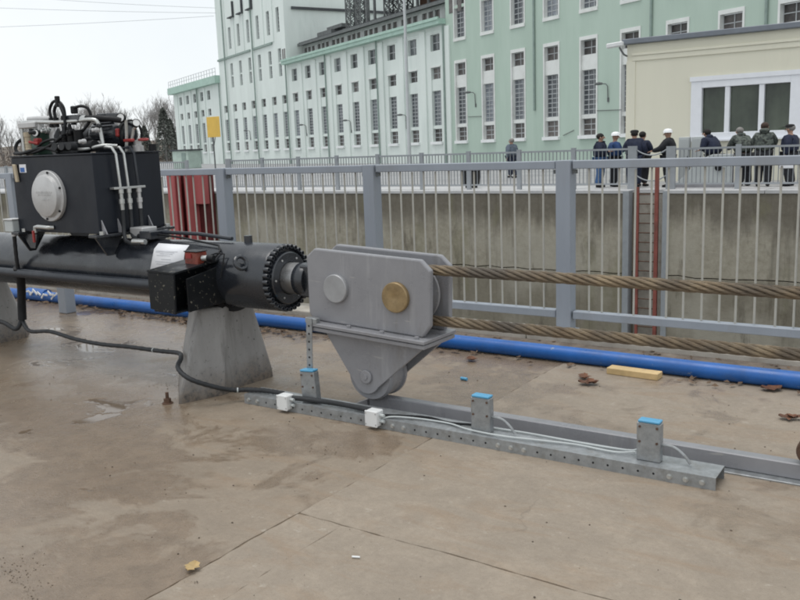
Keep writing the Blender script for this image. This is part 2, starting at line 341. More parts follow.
while x < 60:
    e = min(x+3, 60)
    if x < RX0 < e: cp.b6(x+.01, RX0, FAR-.03, FAR+2.6, -.09, 0); 
    elif x < RX1 < e: cp.b6(RX1, e-.01, FAR-.03, FAR+2.6, -.09, 0)
    elif e <= RX0 or x >= RX1: cp.b6(x+.01, e-.01, FAR-.03, FAR+2.6, -.09, 0)
    x = e
cp.b6(RX0+.01, RX1-.01, FAR+.5, FAR+2.6, -.09, -.004)
struct('far_quay_coping', cp, M['coping'])
struct('far_yard', MB().add([(-900, FAR+2.5, -.012), (900, FAR+2.5, -.012), (900, 1600, -.012), (-900, 1600, -.012)], [(0, 1, 2, 3)]), M['farground'])

# ---------------------------------------------------------------- red steel column in the far wall
r = thing('steel_column', (-28.5, 25.6, -6), 'faded red ribbed steel column standing against the far lock wall', 'column')
part(r, 'back_panel', MB().b6(-29.2, -27.2, 25.75, 26.15, -6, .85), M['gatedark'])
part(r, 'flange', MB().b6(-29.25, -28.75, 25.35, 25.75, -6, .85), M['gatered'], .02)
part(r, 'flange', MB().b6(-27.95, -27.1, 25.45, 25.75, -.5, .85), M['gatered'], .02)
part(r, 'flange', MB().b6(-27.95, -27.75, 25.15, 25.75, -6, .83), M['gatered'], .02)
for xx in (-28.65, -28.1): part(r, 'guide_pipe', MB().cyl((xx, 25.5, -6), (xx, 25.5, .82), .09, n=12), M['gatered'])

# ---------------------------------------------------------------- ladder in its recess
r = thing('ladder', (-8.42, FAR, -6), 'red steel ladder set in the recess of the far lock wall', 'ladder')
part(r, 'stringer', MB().b6(-8.76, -8.68, FAR+.02, FAR+.10, -6, .10), M['ladder'])
part(r, 'stringer', MB().b6(-8.17, -8.06, FAR-.02, FAR+.08, -6, .82), M['ladder'])
for k in range(20): part(r, 'rung', MB().cyl((-8.7, FAR+.06, -.12-k*.3), (-8.15, FAR+.06, -.12-k*.3), .018, n=8), M['rust'])
for a, b in ((-9.16, RX0+.012), (RX1-.012, -7.74)):
    solo('corner_guard', MB().b6(a, b, FAR-.05, FAR+.3, -6, -.02), M['farrail'], 'grey steel edge guard on the %s of the ladder recess' % ('left' if a < -9 else 'right'), 'edge guard', loc=(a, FAR, -6))

# ---------------------------------------------------------------- near fence
FY, PW = 6.44, .125
fence = thing('metal_fence', (-3, FY+.06, .05), 'blue-grey steel fence with square posts along the near quay edge', 'fence')
px = [-2.815-1.930*k for k in range(-4, 9)]          # left faces of the posts
pm = MB().b6(0, PW, FY, FY+PW, .05, 1.445); 
cap_ = MB().b6(-.003, PW+.003, FY-.003, FY+PW+.003, 1.445, 1.452)
bm_ = MB().cyl((0, FY+.06, .22), (0, FY+.06, 1.375), .0085, n=8).mesh('bar', M['bar'], fence.location)
for i, x0 in enumerate(px):
    a = MB(); a.b6(x0, x0+PW, FY, FY+PW, .05, 1.447); part(fence, 'post', a, M['fence'], .006, seg=2)
    part(fence, 'base_plate', MB().b6(x0-.03, x0+PW+.03, FY-.03, FY+PW+.005, .05, .062), M['fence'])
    if i < len(px)-1:
        lx, rx = px[i+1]+PW, x0
        part(fence, 'top_rail', MB().b6(lx+.012, rx-.012, FY+.02, FY+.10, 1.378, 1.444), M['fence'], .005)
        part(fence, 'bottom_rail', MB().b6(lx+.012, rx-.012, FY+.02, FY+.10, .155, .22), M['fence'], .005)
        for xx, sg in ((lx, 1), (rx, -1)):
            for z in (1.36, .20): part(fence, 'bracket', MB().b6(xx+sg*.002 if sg > 0 else xx-.035, xx+.035 if sg > 0 else xx-.002, FY+.045, FY+.075, z-.02, z+.012), M['lattice'])  # dark colour stands in for the shadowed joint between rail and post
        for k in range(13):
            o = link('bar', bm_, fence); o.location = (lx+(rx-lx)*(k+1)/14+random.uniform(-.012, .012), 0, 0)
            o.rotation_euler.y = random.uniform(-.004, .004)

# ---------------------------------------------------------------- blue pipe, stub post, plank, leaves
bp = thing('blue_pipe', (-5, 5.70, 0), 'long blue plastic water pipe lying along the foot of the kerb', 'pipe')
PR = .057
def wob(x): return 5.70+.012*sin(x*.9)+.008*sin(x*2.3+1)
part(bp, 'pipe', MB().tube([(x*.25, wob(x*.25), PR+.002) for x in range(-80, 40)], PR, 20), M['blue'])
part(bp, 'coupling', MB().cyl((-9.1, 5.7, PR+.012), (-8.75, 5.7, PR+.012), PR+.014, n=20), M['blue'])
for k in range(14): part(bp, 'torn_film', MB().box((-8.72+random.uniform(-.3, .25), 5.62+random.uniform(-.02, .03), .09+random.uniform(-.03, .03)), (.07, .01, .02), Matrix.Rotation(random.uniform(-1, 1), 3, 'Y')), M['white'])
r = thing('stub_post', (-7.9, 5.33, 0), 'short square grey steel post standing before the blue pipe', 'post')
part(r, 'post', MB().b6(-7.965, -7.83, 5.30, 5.42, 0, .62), M['fence'], .006)
part(r, 'cap', MB().b6(-7.97, -7.825, 5.295, 5.425, .62, .632), M['fence'])
solo('timber_plank', MB().box((-1.85, 5.545, .024), (.36, .095, .044), Matrix.Rotation(rad(-3), 3, 'Z')), M['wood'], 'short pale wooden plank lying against the blue pipe', 'plank', bev=.003, loc=(-1.85, 5.545, 0))
def leaf_mb(c, L, rz, curl):
    mb = MB(); n = 7; vs = []; R = Matrix.Rotation(rz, 3, 'Z')
    lobes = [.05, .42, .30, .62, .36, .40, .03]
    for i in range(n):
        t_ = i/(n-1); wd = lobes[i]*L*.8
        for k in (-1, 0, 1): vs.append(V(c)+R @ V(((t_-.5)*L, k*wd*random.uniform(.75, 1.1)+.0, .006+curl*L*((2*t_-1)**2*.3+(k*k)*.28)+random.uniform(0, .006))))
    return mb.add(vs, [(i*3+k, i*3+k+1, i*3+k+4, i*3+k+3) for i in range(n-1) for k in (0, 1)], True)
for (lx, ly, L, m, lab) in ((-2.44, 2.08, .075, 'leafyellow', 'curled yellow-brown leaf on the wet concrete in the foreground'),
        (-2.05, 5.20, .12, 'leaf', 'crumpled red-brown leaf before the wooden plank'), (-.79, 5.03, .10, 'leaf', 'red-brown leaf on bare concrete behind the rail'),
        (-2.12, 5.32, .11, 'leaf', 'dark red leaf just left of the wooden plank'), (-.98, 5.58, .13, 'leaf', 'flat brown leaf half under the blue pipe, right of the plank'),
        (-3.05, 5.42, .10, 'leaf', 'brown leaf near the blue pipe behind the pulley carriage')):
    mb = leaf_mb((lx, ly, .002), L, random.uniform(0, 6), .3); 
    if m == 'leaf' and ly < 5.3: mb2 = leaf_mb((lx+.03, ly+.02, .005), L*.8, random.uniform(0, 6), .4); mb.add(mb2.v, mb2.f, True)
    solo('fallen_leaf', mb, M[m], lab, 'leaf', 'fallen leaves on the quay', loc=(lx, ly, 0))
lt = MB()
for k in range(560):
    x = random.choice((random.gauss(-6.0, .75), random.uniform(-9.5, .3), random.gauss(-5.4, .5), random.gauss(-6.2, .4))); y = 5.62-abs(random.gauss(0, .06))-(.10*random.random() if -7.3 < x < -4.6 else 0)
    if -2.04 < x < -1.66: continue
    L = random.uniform(.010, .036); R = Matrix.Rotation(random.uniform(0, 6), 3, 'Z') @ Matrix.Rotation(random.uniform(-.5, .5), 3, 'X')
    lt.add([V((x, y, .012+random.random()*.014))+R @ V(p) for p in ((-L, 0, 0), (0, -L*.5, .003), (L, 0, .006), (0, L*.5, .0))], [(0, 1, 2, 3)])
for k in range(300):
    x, y = random.uniform(-9, .5), random.uniform(5.78, 6.24); L = random.uniform(.006, .03); R = Matrix.Rotation(random.uniform(0, 6), 3, 'Z')
    lt.add([V((x, y, .004+random.random()*.01))+R @ V(p) for p in ((-L, 0, 0), (0, -L*.6, .003), (L, 0, .006), (0, L*.6, .0))], [(0, 1, 2, 3)])
tag(link('leaf_litter', lt.mesh('leaf_litter', M['litter'])), 'brown leaf crumbs drifted along the blue pipe', 'litter', kind='stuff')
struct('dirt_strip', MB().add([(-30, 5.76, .005), (20, 5.76, .005), (20, 6.249, .005), (-30, 6.249, .005)], [(0, 1, 2, 3)]), M['strip'])
gr = MB()
for k in range(700):
    x, y = random.uniform(-7, 1.2), random.uniform(1.2, 5.4); q = random.choice((.0012, .0015, .002, .002, .003, .0045))
    gr.ball((x, y, q*.5), (q*random.uniform(.8, 1.5), q, q*.7), 5, 3)
def gp(x, y):
    d = fw+r2*((x-400)/850)-u2*((y-300)/850); p = EYE+d*(1.6/-d.z); return p.x, p.y
for (cx_, cy_, sp_, n_) in ((8, 572, .10, 160), (35, 590, .05, 40), (165, 385, .10, 60), (262, 372, .12, 80), (195, 582, .008, 12), (325, 450, .06, 40), (90, 320, .12, 50)):
    X_, Y_ = gp(cx_, cy_)
    for k in range(n_):
        q = random.choice((.001, .0012, .0015, .002, .003)); gr.ball((X_+random.gauss(0, sp_), Y_+random.gauss(0, sp_*.6), q*.4), (q*random.uniform(.8, 1.8), q, q*.6), 5, 3)
tag(link('grit', gr.mesh('grit', M['dirt'])), 'dark crumbs of grit scattered over the concrete', 'grit', kind='stuff')
solo('cigarette_butt', MB().cyl((-1.955, 2.475, .005), (-1.925, 2.487, .005), .0042, n=10), M['white'], 'small white cigarette butt on the foreground concrete', 'litter', loc=(-1.94, 2.48, 0))
solo('pipe_offcut', MB().cyl((-2.86, 4.93, .012), (-2.81, 4.925, .012), .011, n=10), M['bluetape'], 'small light blue scrap lying behind the rail', 'litter', loc=(-2.84, 4.93, 0))

# ================================================================ concrete feet under the cylinder
CY, CZ, CR = 4.14, .785, .222
def foot(x, lab):
    base = [(x-.07, 3.59), (x+.04, 3.90), (x-.0, 4.09), (x+.02, 4.41), (x-.18, 4.56), (x-.42, 4.40), (x-.42, 3.90)]
    cx = x-.17; z1 = .70; mb = MB(); vs = []; n = len(base)
    for z, k in ((-.02, 1.0), (.06, .97), (.33, .74), (.585, .52)):
        for p in base: vs.append((cx+(p[0]-cx)*(.5+.5*k), CY+(p[1]-CY)*k, z))
    mb.add(vs, [(j*n+i, j*n+(i+1) % n, (j+1)*n+(i+1) % n, (j+1)*n+i) for j in range(3) for i in range(n)]+[tuple(range(3*n, 4*n))])
    r = thing('concrete_foot', (cx, CY, 0), lab, 'support', 'concrete feet under the hydraulic cylinder')
    part(r, 'pier', mb, M['foot'], .02, seg=2)
    A_ = [rad(205+130*i/24) for i in range(25)]; part(r, 'saddle', MB().prism([(CY+(CR+.003)*cos(a), CZ+(CR+.003)*sin(a)) for a in A_]+[(CY+(CR+.035)*cos(a), CZ+(CR+.035)*sin(a)) for a in A_[::-1]], 'x', cx-.14, cx+.15), M['rubber'])
foot(-4.14, 'tapered grey concrete foot under the front end of the black cylinder')
foot(-7.16, 'tapered grey concrete foot under the rear of the cylinder, below the tank')
for (sx_, sy_, lab) in ((-4.30, 3.58, 'rusty anchor stud beside the grey concrete foot, left of it'), (-3.77, 4.42, 'rusty anchor stud on the ground between the concrete foot and the rail')):
    r = thing('anchor_stud', (sx_, sy_, 0), lab, 'bolt', 'rusty anchor studs')
    part(r, 'stud', MB().cyl((sx_, sy_, 0), (sx_, sy_, .075), .011, n=10), M['rust'])
    part(r, 'nut', MB().cyl((sx_, sy_, .006), (sx_, sy_, .034), .024, n=6), M['rust'])
    part(r, 'washer', MB().cyl((sx_, sy_, 0), (sx_, sy_, .006), .036, n=16), M['rust'])

# ================================================================ hydraulic cylinder
hc = thing('hydraulic_cylinder', (-5.8, CY, .5), 'long black hydraulic cylinder lying on concrete feet, rod end towards the pulley', 'cylinder')
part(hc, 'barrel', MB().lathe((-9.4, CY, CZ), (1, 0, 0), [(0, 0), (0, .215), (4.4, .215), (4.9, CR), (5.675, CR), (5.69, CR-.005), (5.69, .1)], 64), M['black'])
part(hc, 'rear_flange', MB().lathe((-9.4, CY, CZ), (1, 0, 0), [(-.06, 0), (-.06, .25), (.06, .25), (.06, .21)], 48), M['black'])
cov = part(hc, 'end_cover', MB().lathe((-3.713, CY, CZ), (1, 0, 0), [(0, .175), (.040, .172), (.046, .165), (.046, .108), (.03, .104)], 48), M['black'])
for k in range(6):
    a = 2*pi*k/6; part(cov, 'plug', MB().cyl((-3.670, CY+.14*cos(a), CZ+.14*sin(a)), (-3.663, CY+.14*cos(a), CZ+.14*sin(a)), .007, n=8), M['alu'])
bolt = MB().lathe((-3.711, 0, 0), (1, 0, 0), [(0, .0165), (.034, .0165), (.038, .014), (.038, .0085), (.022, .008), (.022, 0)], 12).mesh('flange_bolt', M['black'])
for k in range(32):
    a = 2*pi*k/32; o = link('flange_bolt', bolt, hc); o.location = V((0, CY+.206*cos(a), CZ+.206*sin(a)))-V(hc.location)
part(hc, 'rod', MB().cyl((-3.715, CY, CZ), (-3.575, CY, CZ), .103, n=48), M['chrome'])
eye = MB()
eye.lathe((-3.575, CY, CZ), (1, 0, 0), [(0, 0), (0, .104), (.004, .107), (.075, .107), (.085, .10), (.085, 0)], 40)
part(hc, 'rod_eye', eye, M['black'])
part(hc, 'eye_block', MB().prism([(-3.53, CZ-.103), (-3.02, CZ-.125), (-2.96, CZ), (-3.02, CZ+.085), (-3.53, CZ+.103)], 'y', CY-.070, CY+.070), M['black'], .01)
part(hc, 'filler_plug', MB().cyl((-4.02, CY, CZ+.2), (-4.02, CY, CZ+.268), .028, n=16), M['black'], .004)
def ring(c, R_, r_, ax, a0=0, a1=2*pi, n=20):
    ax = V(ax).normalized(); e1 = ax.orthogonal().normalized(); e2 = ax.cross(e1)
    return [V(c)+(e1*cos(a0+(a1-a0)*i/n)+e2*sin(a0+(a1-a0)*i/n))*R_ for i in range(n+1)]
part(hc, 'lifting_eye', MB().tube(ring((-3.88, CY-.225, CZ+.12), .042, .01, (.75, -.2, .35)), .013, 8), M['black'])
part(hc, 'eye_socket', MB().cyl((-3.90, CY-.16, CZ+.085), (-3.895, CY-.235, CZ+.10), .022, n=12), M['black'])
# side pipe and small lines
part(hc, 'side_pipe', MB().tube([(-9.2, 3.885, .715), (-4.55, 3.885, .715), (-4.42, 3.90, .715), (-4.40, 4.0, .72)], .037, 18), M['pipegrey'])
for xx in (-8.6, -6.35, -4.65):
    part(hc, 'pipe_clamp', MB().b6(xx-.03, xx+.03, 3.87, 3.96, .68, .752), M['black'], .004)
part(hc, 'top_line', MB().tube([(-4.92, 4.10, 1.045), (-4.75, 4.09, 1.038), (-4.55, 4.07, 1.025), (-4.18, 4.02, .995), (-4.13, 3.985, .965), (-4.16, 3.93, .90), (-4.25, 3.90, .865)], .0075, 8), M['rubber'])
part(hc, 'top_line', MB().tube([(-4.20, 3.92, .93), (-4.12, 3.94, .955), (-4.06, 3.95, .95), (-4.05, 3.92, .88), (-4.06, 3.90, .80)], .005, 8), M['rubber'])
part(hc, 'top_line', MB().tube([(-4.95, 4.14, 1.055), (-4.5, 4.15, 1.05), (-4.15, 4.12, 1.03)], .013, 10), M['pipegrey'])
part(hc, 'drop_line', MB().tube([(-4.30, 3.93, .945), (-4.20, 3.92, .935), (-4.14, 3.915, .925)], .011, 8), M['rubber'])
# rubber-clad hose dropping from the switch box at the left end of the tank
solo('notice_sheet', (lambda mb: mb)(MB().add([(-4.77, 3.905, .775), (-4.42, 3.895, .79), (-4.43, 3.945, .955), (-4.745, 3.95, .96), (-4.43, 3.99, .992), (-4.74, 3.99, .995)], [(0, 1, 2, 3), (3, 2, 4, 5)], True)), M['paper'], 'white printed sheet taped to the side of the black cylinder', 'paper')
sh = bpy.data.objects['notice_sheet']; sl = sh.modifiers.new('thick', 'SOLIDIFY'); sl.thickness = .0012
for i, (a, b, z) in enumerate(((.06, .9, .948), (.04, .78, .940), (.22, .72, .930), (.10, .62, .918), (.30, .66, .893), (.10, .8, .875), (.16, .7, .860))):
    t_ = (z-.80)/.158; xa, xb = -4.76+.02*t_+.012, -4.44-.02*t_-.012; y = 3.906+.041*t_-.0035
    part(sh, 'printed_line', MB().b6(xa+(xb-xa)*a, xa+(xb-xa)*b, y-.0004, y, z-.0012, z+.0012), M['ink'])

# bracket box on the flank, with the solenoid behind it
jb = thing('bracket_box', (-4.24, 3.58, .62), 'black paint-splashed bracket box with an open slot on the flank of the cylinder', 'box')
part(jb, 'front_plate', MB().prism([(-4.365, .63), (-4.13, .61), (-4.118, .862), (-4.362, .868)], 'y', 3.56, 3.575), M['splash'], .003)
part(jb, 'side_plate', MB().prism([(3.665, .605), (4.03, .62), (4.0, .875), (3.665, .822)], 'x', -4.135, -4.12), M['splash'], .003)
part(jb, 'top_plate', MB().add([(-4.365, 3.56, .870), (-4.118, 3.56, .864), (-4.118, 3.665, .874), (-4.118, 4.0, .904), (-4.365, 4.0, .910)], [(0, 1, 2, 3, 4)]).add([(-4.365, 3.56, .882), (-4.118, 3.56, .876), (-4.118, 3.665, .886), (-4.118, 4.0, .916), (-4.365, 4.0, .922)], [(0, 1, 2, 3, 4)]).add([(-4.365, 3.56, .870), (-4.118, 3.56, .864), (-4.118, 3.56, .876), (-4.365, 3.56, .882)], [(0, 1, 2, 3)]).add([(-4.118, 3.56, .864), (-4.118, 4.0, .904), (-4.118, 4.0, .916), (-4.118, 3.56, .876)], [(0, 1, 2, 3)]), M['splash'])
part(jb, 'inner_wall', MB().b6(-4.36, -4.345, 3.576, 4.0, .63, .865), M['rubber'])
part(jb, 'floor_plate', MB().b6(-4.344, -4.136, 3.577, 4.0, .612, .624), M['splash'])
part(jb, 'slot_plate', MB().b6(-4.27, -4.255, 3.577, 3.95, .626, .86), M['splash'])
so = thing('solenoid_valve', (-4.22, 3.78, .9), 'small red-brown solenoid valve standing on the bracket box', 'valve')
part(so, 'coil', MB().b6(-4.265, -4.145, 3.79, 3.88, .885, .975), M['amber'], .006)
part(so, 'cover', MB().b6(-4.268, -4.142, 3.787, 3.883, .976, .983), M['conduit'], .003)
part(so, 'face', MB().b6(-4.245, -4.195, 3.784, 3.789, .935, .965), M['red'])
part(so, 'connector', MB().cyl((-4.14, 3.83, .935), (-4.10, 3.84, .937), .018, n=14), M['tubesteel'])
part(so, 'plug', MB().cyl((-4.10, 3.84, .937), (-4.055, 3.85, .935), .021, n=14), M['rubber'], .003)
part(so, 'plug', MB().b6(-4.14, -4.08, 3.84, 3.88, .90, .915), M['rubber'], .003)

# ================================================================ tank with power unit
TX0, TX1, TY0, TY1, TZ0, TZ1 = -6.17, -5.18, 3.84, 4.44, 1.06, 1.625
pu = thing('hydraulic_power_unit', ((TX0+TX1)/2, CY, 1.03), 'black oil tank with pumps, hoses and gauges on top, mounted over the cylinder', 'power unit')
part(pu, 'tank_body', MB().b6(TX0, TX1, TY0, TY1, TZ0, TZ1), M['tank'], .006, seg=2)
part(pu, 'lid_rim', MB().b6(TX0-.008, TX1+.008, TY0-.008, TY1+.008, TZ1+.001, TZ1+.012), M['tank'], .002)
# saddle brackets that straddle the barrel
for xx in (TX0+.02, TX1-.02):
    part(pu, 'saddle_flange', MB().b6(xx-.035, xx+.06, TY0-.06, TY1+.06, TZ0-.022, TZ0-.002), M['black'], .003)
    for sy_ in (-1, 1):
        y0 = CY+sy_*.34; part(pu, 'gusset', MB().prism([(y0, TZ0-.022), (CY+sy_*.10, TZ0-.022), (CY+sy_*.20, .90), (CY+sy_*.25, .90)], 'x', xx+.005, xx+.02), M['black'])
        q = xx+.045; part(pu, 'saddle_bolt', MB().cyl((q, CY+sy_*.30, TZ0-.002), (q, CY+sy_*.30, TZ0+.022), .018, n=6), M['tubesteel'])
for yy in (3.86, 4.0, 4.28): part(pu, 'stiffener', MB().add([(TX1+.001, yy, TZ0+.10), (TX1+.055, yy, TZ0), (TX1+.001, yy, TZ0), (TX1+.001, yy+.008, TZ0+.10), (TX1+.055, yy+.008, TZ0), (TX1+.001, yy+.008, TZ0)], [(0, 1, 2), (3, 5, 4), (0, 3, 4, 1)]), M['steel_light'])
part(pu, 'hanging_bracket', MB().prism([(-6.15, TZ0-.02), (-5.96, TZ0-.02), (-6.0, .93), (-6.06, .93)], 'y', TY0+.01, TY0+.03), M['black'])
dc = V((-5.715, TY0, 1.335))
disc = part(pu, 'access_cover', MB().lathe(dc, (0, -1, 0), [(0, .188), (.022, .188), (.026, .184), (.026, .160), (.034, .158), (.056, .152), (.060, .146), (.060, 0)], 56), M['alu'])
for k in range(6):
    a = rad(20+60*k); p = dc+V((.173*cos(a), -.026, .173*sin(a))); part(disc, 'cover_bolt', MB().cyl(p, p+V((0, -.008, 0)), .009, n=6), M['rubber'])
em = MB()
for z, x0, x1 in ((.030, -.09, .10), (.012, -.07, .08), (-.022, -.03, .05)):
    x = x0
    while x < x1:
        l = random.uniform(.008, .02); em.b6(dc.x+x, dc.x+x+l, dc.y-.0625, dc.y-.0595, dc.z+z-.006, dc.z+z+.006); x += l+.005
part(disc, 'embossing', em, M['alu'])
part(pu, 'level_gauge', MB().prism([(-6.135, 1.575), (-6.10, 1.572), (-6.085, 1.44), (-6.115, 1.44)], 'y', TY0-.022, TY0-.001), M['tan'], .004)
part(pu, 'sticker', MB().b6(-6.07, -5.985, TY0-.0025, TY0-.0005, 1.51, 1.572), M['paper'])
part(pu, 'sticker_print', MB().b6(-6.06, -6.005, TY0-.004, TY0-.0027, 1.514, 1.548), M['blue'])
part(pu, 'drain_valve', MB().tube([(-5.72, TY0-.0, 1.10), (-5.74, TY0-.03, 1.10), (-5.86, TY0-.035, 1.105), (-5.90, TY0-.035, 1.10), (-5.905, TY0-.035, 1.06)], .016, 10), M['tubesteel'])
part(pu, 'valve_lever', MB().b6(-5.915, -5.895, TY0-.06, TY0-.045, .985, 1.075), M['red'], .003)
# tubes running down the right-hand side to the manifold
for k, (yy, m) in enumerate(((4.005, 'tubesteel'), (4.075, 'tubesteel'), (4.165, 'pipegrey'))):
    X = TX1+.045
    part(pu, 'down_tube', MB().tube([(X-.22+.05*k, yy-.03, TZ1+.055-.01*k), (X-.10, yy-.015, TZ1+.055-.008*k), (X-.03, yy-.005, TZ1+.045), (X, yy, TZ1-.0), (X, yy+.015, 1.37)], .0105, 10), M[m])
    part(pu, 'tube_fitting', MB().lathe((X, yy+.015, 1.372), (0, 0, -1), [(0, .012), (.0, .02), (.03, .02), (.032, .014), (.07, .014), (.072, .021), (.105, .021), (.107, .016), (.15, .015)], 12), M['tubesteel' if k < 2 else 'alu'])
    part(pu, 'hose_tail', MB().tube([(X, yy+.015, 1.23), (X, yy+.012, 1.12), (X+.01, yy+.0, 1.05), (X+.05, yy-.02, 1.0+.02*k), (X+.13, yy-.03, .985+.025*k), (X+.22, yy-.025, .985+.025*k)], .0145, 10), M['conduit'])
part(pu, 'tube_clamp', MB().b6(TX1+.005, TX1+.06, 3.955, 4.235, 1.372, 1.388), M['tubesteel'], .002)
part(pu, 'port_block', MB().b6(TX1+.05, TX1+.19, 4.06, 4.20, 1.02, 1.09), M['alu'], .006)
part(pu, 'port_block', MB().b6(TX1+.20, TX1+.32, 4.02, 4.20, 1.01, 1.07), M['black'], .006)
part(pu, 'port_fitting', MB().cyl((TX1+.18, 3.98, 1.0), (TX1+.30, 3.99, 1.0), .02, n=8), M['tubesteel'])
part(pu, 'port_fitting', MB().cyl((TX1+.16, 4.05, 1.03), (TX1+.30, 4.06, 1.03), .02, n=8), M['rubber'])
# --- top-side equipment
Z = TZ1+.012
def hose(pts, rr, m='rubber', name='hose', n=26):
    """smooth Catmull-Rom run through the points"""
    P = [V(p) for p in pts]; P = [P[0]*2-P[1]]+P+[P[-1]*2-P[-2]]; o = []
    for i in range(1, len(P)-2):
        for k in range(8):
            t_ = k/8; a, b, c, d = P[i-1:i+3]
            o.append(.5*((2*b)+(c-a)*t_+(2*a-5*b+4*c-d)*t_*t_+(3*b-a-3*c+d)*t_**3))
    o.append(P[-2]); return part(pu, name, MB().tube(o, rr, 10), M[m])
motor = part(pu, 'motor', MB().lathe((-5.60, 4.22, Z+.135), (1, 0, 0), [(0, 0), (0, .06), (.01, .09), (.04, .10), (.34, .10), (.36, .085), (.38, .04), (.38, 0)], 28), M['black'])
for k in range(22):
    a = 2*pi*k/22; c = V((-5.43, 4.22+.104*cos(a), Z+.135+.104*sin(a))); part(motor, 'cooling_fin', MB().box(c, (.24, .005, .018), Matrix.Rotation(a-pi/2, 3, 'X')), M['black'])
part(motor, 'terminal_box', MB().b6(-5.52, -5.40, 4.16, 4.28, Z+.235, Z+.29), M['black'], .006)
part(motor, 'mount', MB().b6(-5.54, -5.30, 4.14, 4.30, Z, Z+.035), M['black'])
part(pu, 'motor_rim', MB().lathe((-5.235, 4.22, Z+.13), (1, 0, 0), [(0, .104), (.03, .104), (.03, .09)], 24), M['rubber'])
part(pu, 'red_valve', MB().b6(-5.245, -5.215, 4.10, 4.14, Z+.11, Z+.17), M['red'], .008)
part(pu, 'red_valve', MB().b6(-5.20, -5.10, 4.13, 4.16, Z+.07, Z+.092), M['red'], .006)
part(pu, 'pump', MB().lathe((-5.78, 4.20, Z+.12), (1, 0, 0), [(0, 0), (0, .05), (.06, .055), (.07, .07), (.16, .07), (.17, .055)], 20), M['conduit'])
part(pu, 'valve_block', MB().b6(-5.66, -5.44, 3.90, 4.03, Z, Z+.085), M['conduit'], .008)
for k in range(3):
    xx = -5.64+.085*k
    part(pu, 'valve_coil', MB().cyl((xx, 3.96, Z+.085), (xx, 3.95, Z+.17), .034, n=14), M['rubber'], .004)
    part(pu, 'valve_coil', MB().cyl((xx+.02, 3.90, Z+.05), (xx+.03, 3.84, Z+.055), .028, n=14), M['conduit'], .004)
part(pu, 'end_coil', MB().cyl((-5.42, 3.96, Z+.05), (-5.31, 3.97, Z+.05), .042, n=18), M['rubber'], .006)
# filter stack on the left
fl = part(pu, 'filter_housing', MB().b6(-6.03, -5.94, 3.93, 4.08, Z, Z+.20), M['green'], .008)
part(pu, 'filter_bowl', MB().lathe((-6.075, 3.95, Z), (0, 0, 1), [(0, 0), (0, .034), (.045, .034), (.047, .038), (.052, .034), (.09, .034), (.092, .038), (.097, .034), (.14, .034), (.142, .038), (.175, .038), (.18, 0)], 18), M['tan'])
part(pu, 'sight_tube', MB().cyl((-6.125, 3.93, Z), (-6.125, 3.93, Z+.235), .014, n=10), M['tubesteel'])
part(pu, 'manifold_head', MB().b6(-6.15, -5.93, 3.91, 4.0, Z+.205, Z+.25), M['alu'], .006)
hose([(-6.13, 3.93, Z+.235), (-6.05, 3.93, Z+.25), (-5.70, 3.96, Z+.235), (-5.52, 3.98, Z+.235)], .014, 'tubesteel', 'rigid_tube')
hose([(-6.10, 3.98, Z+.275), (-5.98, 4.0, Z+.275), (-5.88, 4.02, Z+.27)], .020, 'alu', 'rigid_tube')
def gauge(c, r_, nrm):
    g = part(pu, 'pressure_gauge', MB().lathe(c, nrm, [(-.028, 0), (-.028, r_*.9), (0, r_), (.004, r_), (.004, r_*.86)], 22), M['rubber'])
    part(g, 'dial', MB().lathe(V(c)+V(nrm).normalized()*.001, nrm, [(0, 0), (0.0005, r_*.87)], 22), M['white'])
gauge((-5.90, 3.89, Z+.165), .030, (.45, -.85, .1)); gauge((-5.19, 4.12, Z+.245), .034, (.35, -.9, .15)); gauge((-5.12, 4.20, Z+.205), .03, (.8, -.4, .3))
part(pu, 'gauge_stem', MB().tube([(-5.17, 4.15, Z+.23), (-5.19, 4.16, Z+.12), (-5.21, 4.16, Z)], .012, 8), M['tubesteel'])
part(pu, 'gauge_stem', MB().tube([(-5.13, 4.22, Z+.19), (-5.17, 4.21, Z+.16), (-5.19, 4.20, Z+.08)], .012, 8), M['tubesteel'])
part(pu, 'red_valve', MB().b6(-5.925, -5.875, 3.88, 3.93, Z+.075, Z+.125), M['red'], .008)
part(pu, 'red_valve', MB().tube([(-5.955, 3.87, Z+.10), (-5.86, 3.88, Z+.085)], .010, 8), M['red'])
part(pu, 'handwheel', MB().tube(ring((-5.13, 4.26, Z+.085), .035, .01, (.1, -.1, 1)), .007, 8), M['red'])
part(pu, 'breather', MB().lathe((-5.20, 4.26, Z), (0, 0, 1), [(0, .045), (.04, .045), (.045, .03), (.08, .03), (.085, 0)], 18), M['alu'])
part(pu, 'breather', MB().cyl((-5.06, 4.28, Z), (-5.06, 4.28, Z+.05), .028, n=14), M['rubber'], .008)
part(pu, 'accumulator', MB().lathe((-5.86, 4.03, Z), (0, 0, 1), [(0, .03), (.03, .042), (.15, .042), (.19, .025), (.22, .02), (.22, 0)], 18), M['alu'])
part(pu, 'accumulator', MB().lathe((-5.77, 4.0, Z), (0, 0, 1), [(0, .03), (.02, .036), (.14, .036), (.17, .02), (.20, 0)], 18), M['conduit'])
for (xx, yy, h) in ((-5.74, 3.97, .25), (-5.66, 3.98, .26), (-5.56, 3.99, .26), (-5.81, 3.98, .25)):
    part(pu, 'hose_fitting', MB().cyl((xx, yy, Z+h-.05), (xx, yy, Z+h+.02), .021, n=10), M['rubber'], .003)
part(pu, 'crossbar', MB().b6(-5.62, -5.47, 3.97, 4.03, Z+.225, Z+.28), M['black'], .006)
part(pu, 'crossbar', MB().cyl((-5.48, 4.0, Z+.25), (-5.43, 4.01, Z+.25), .026, n=12), M['tubesteel'])
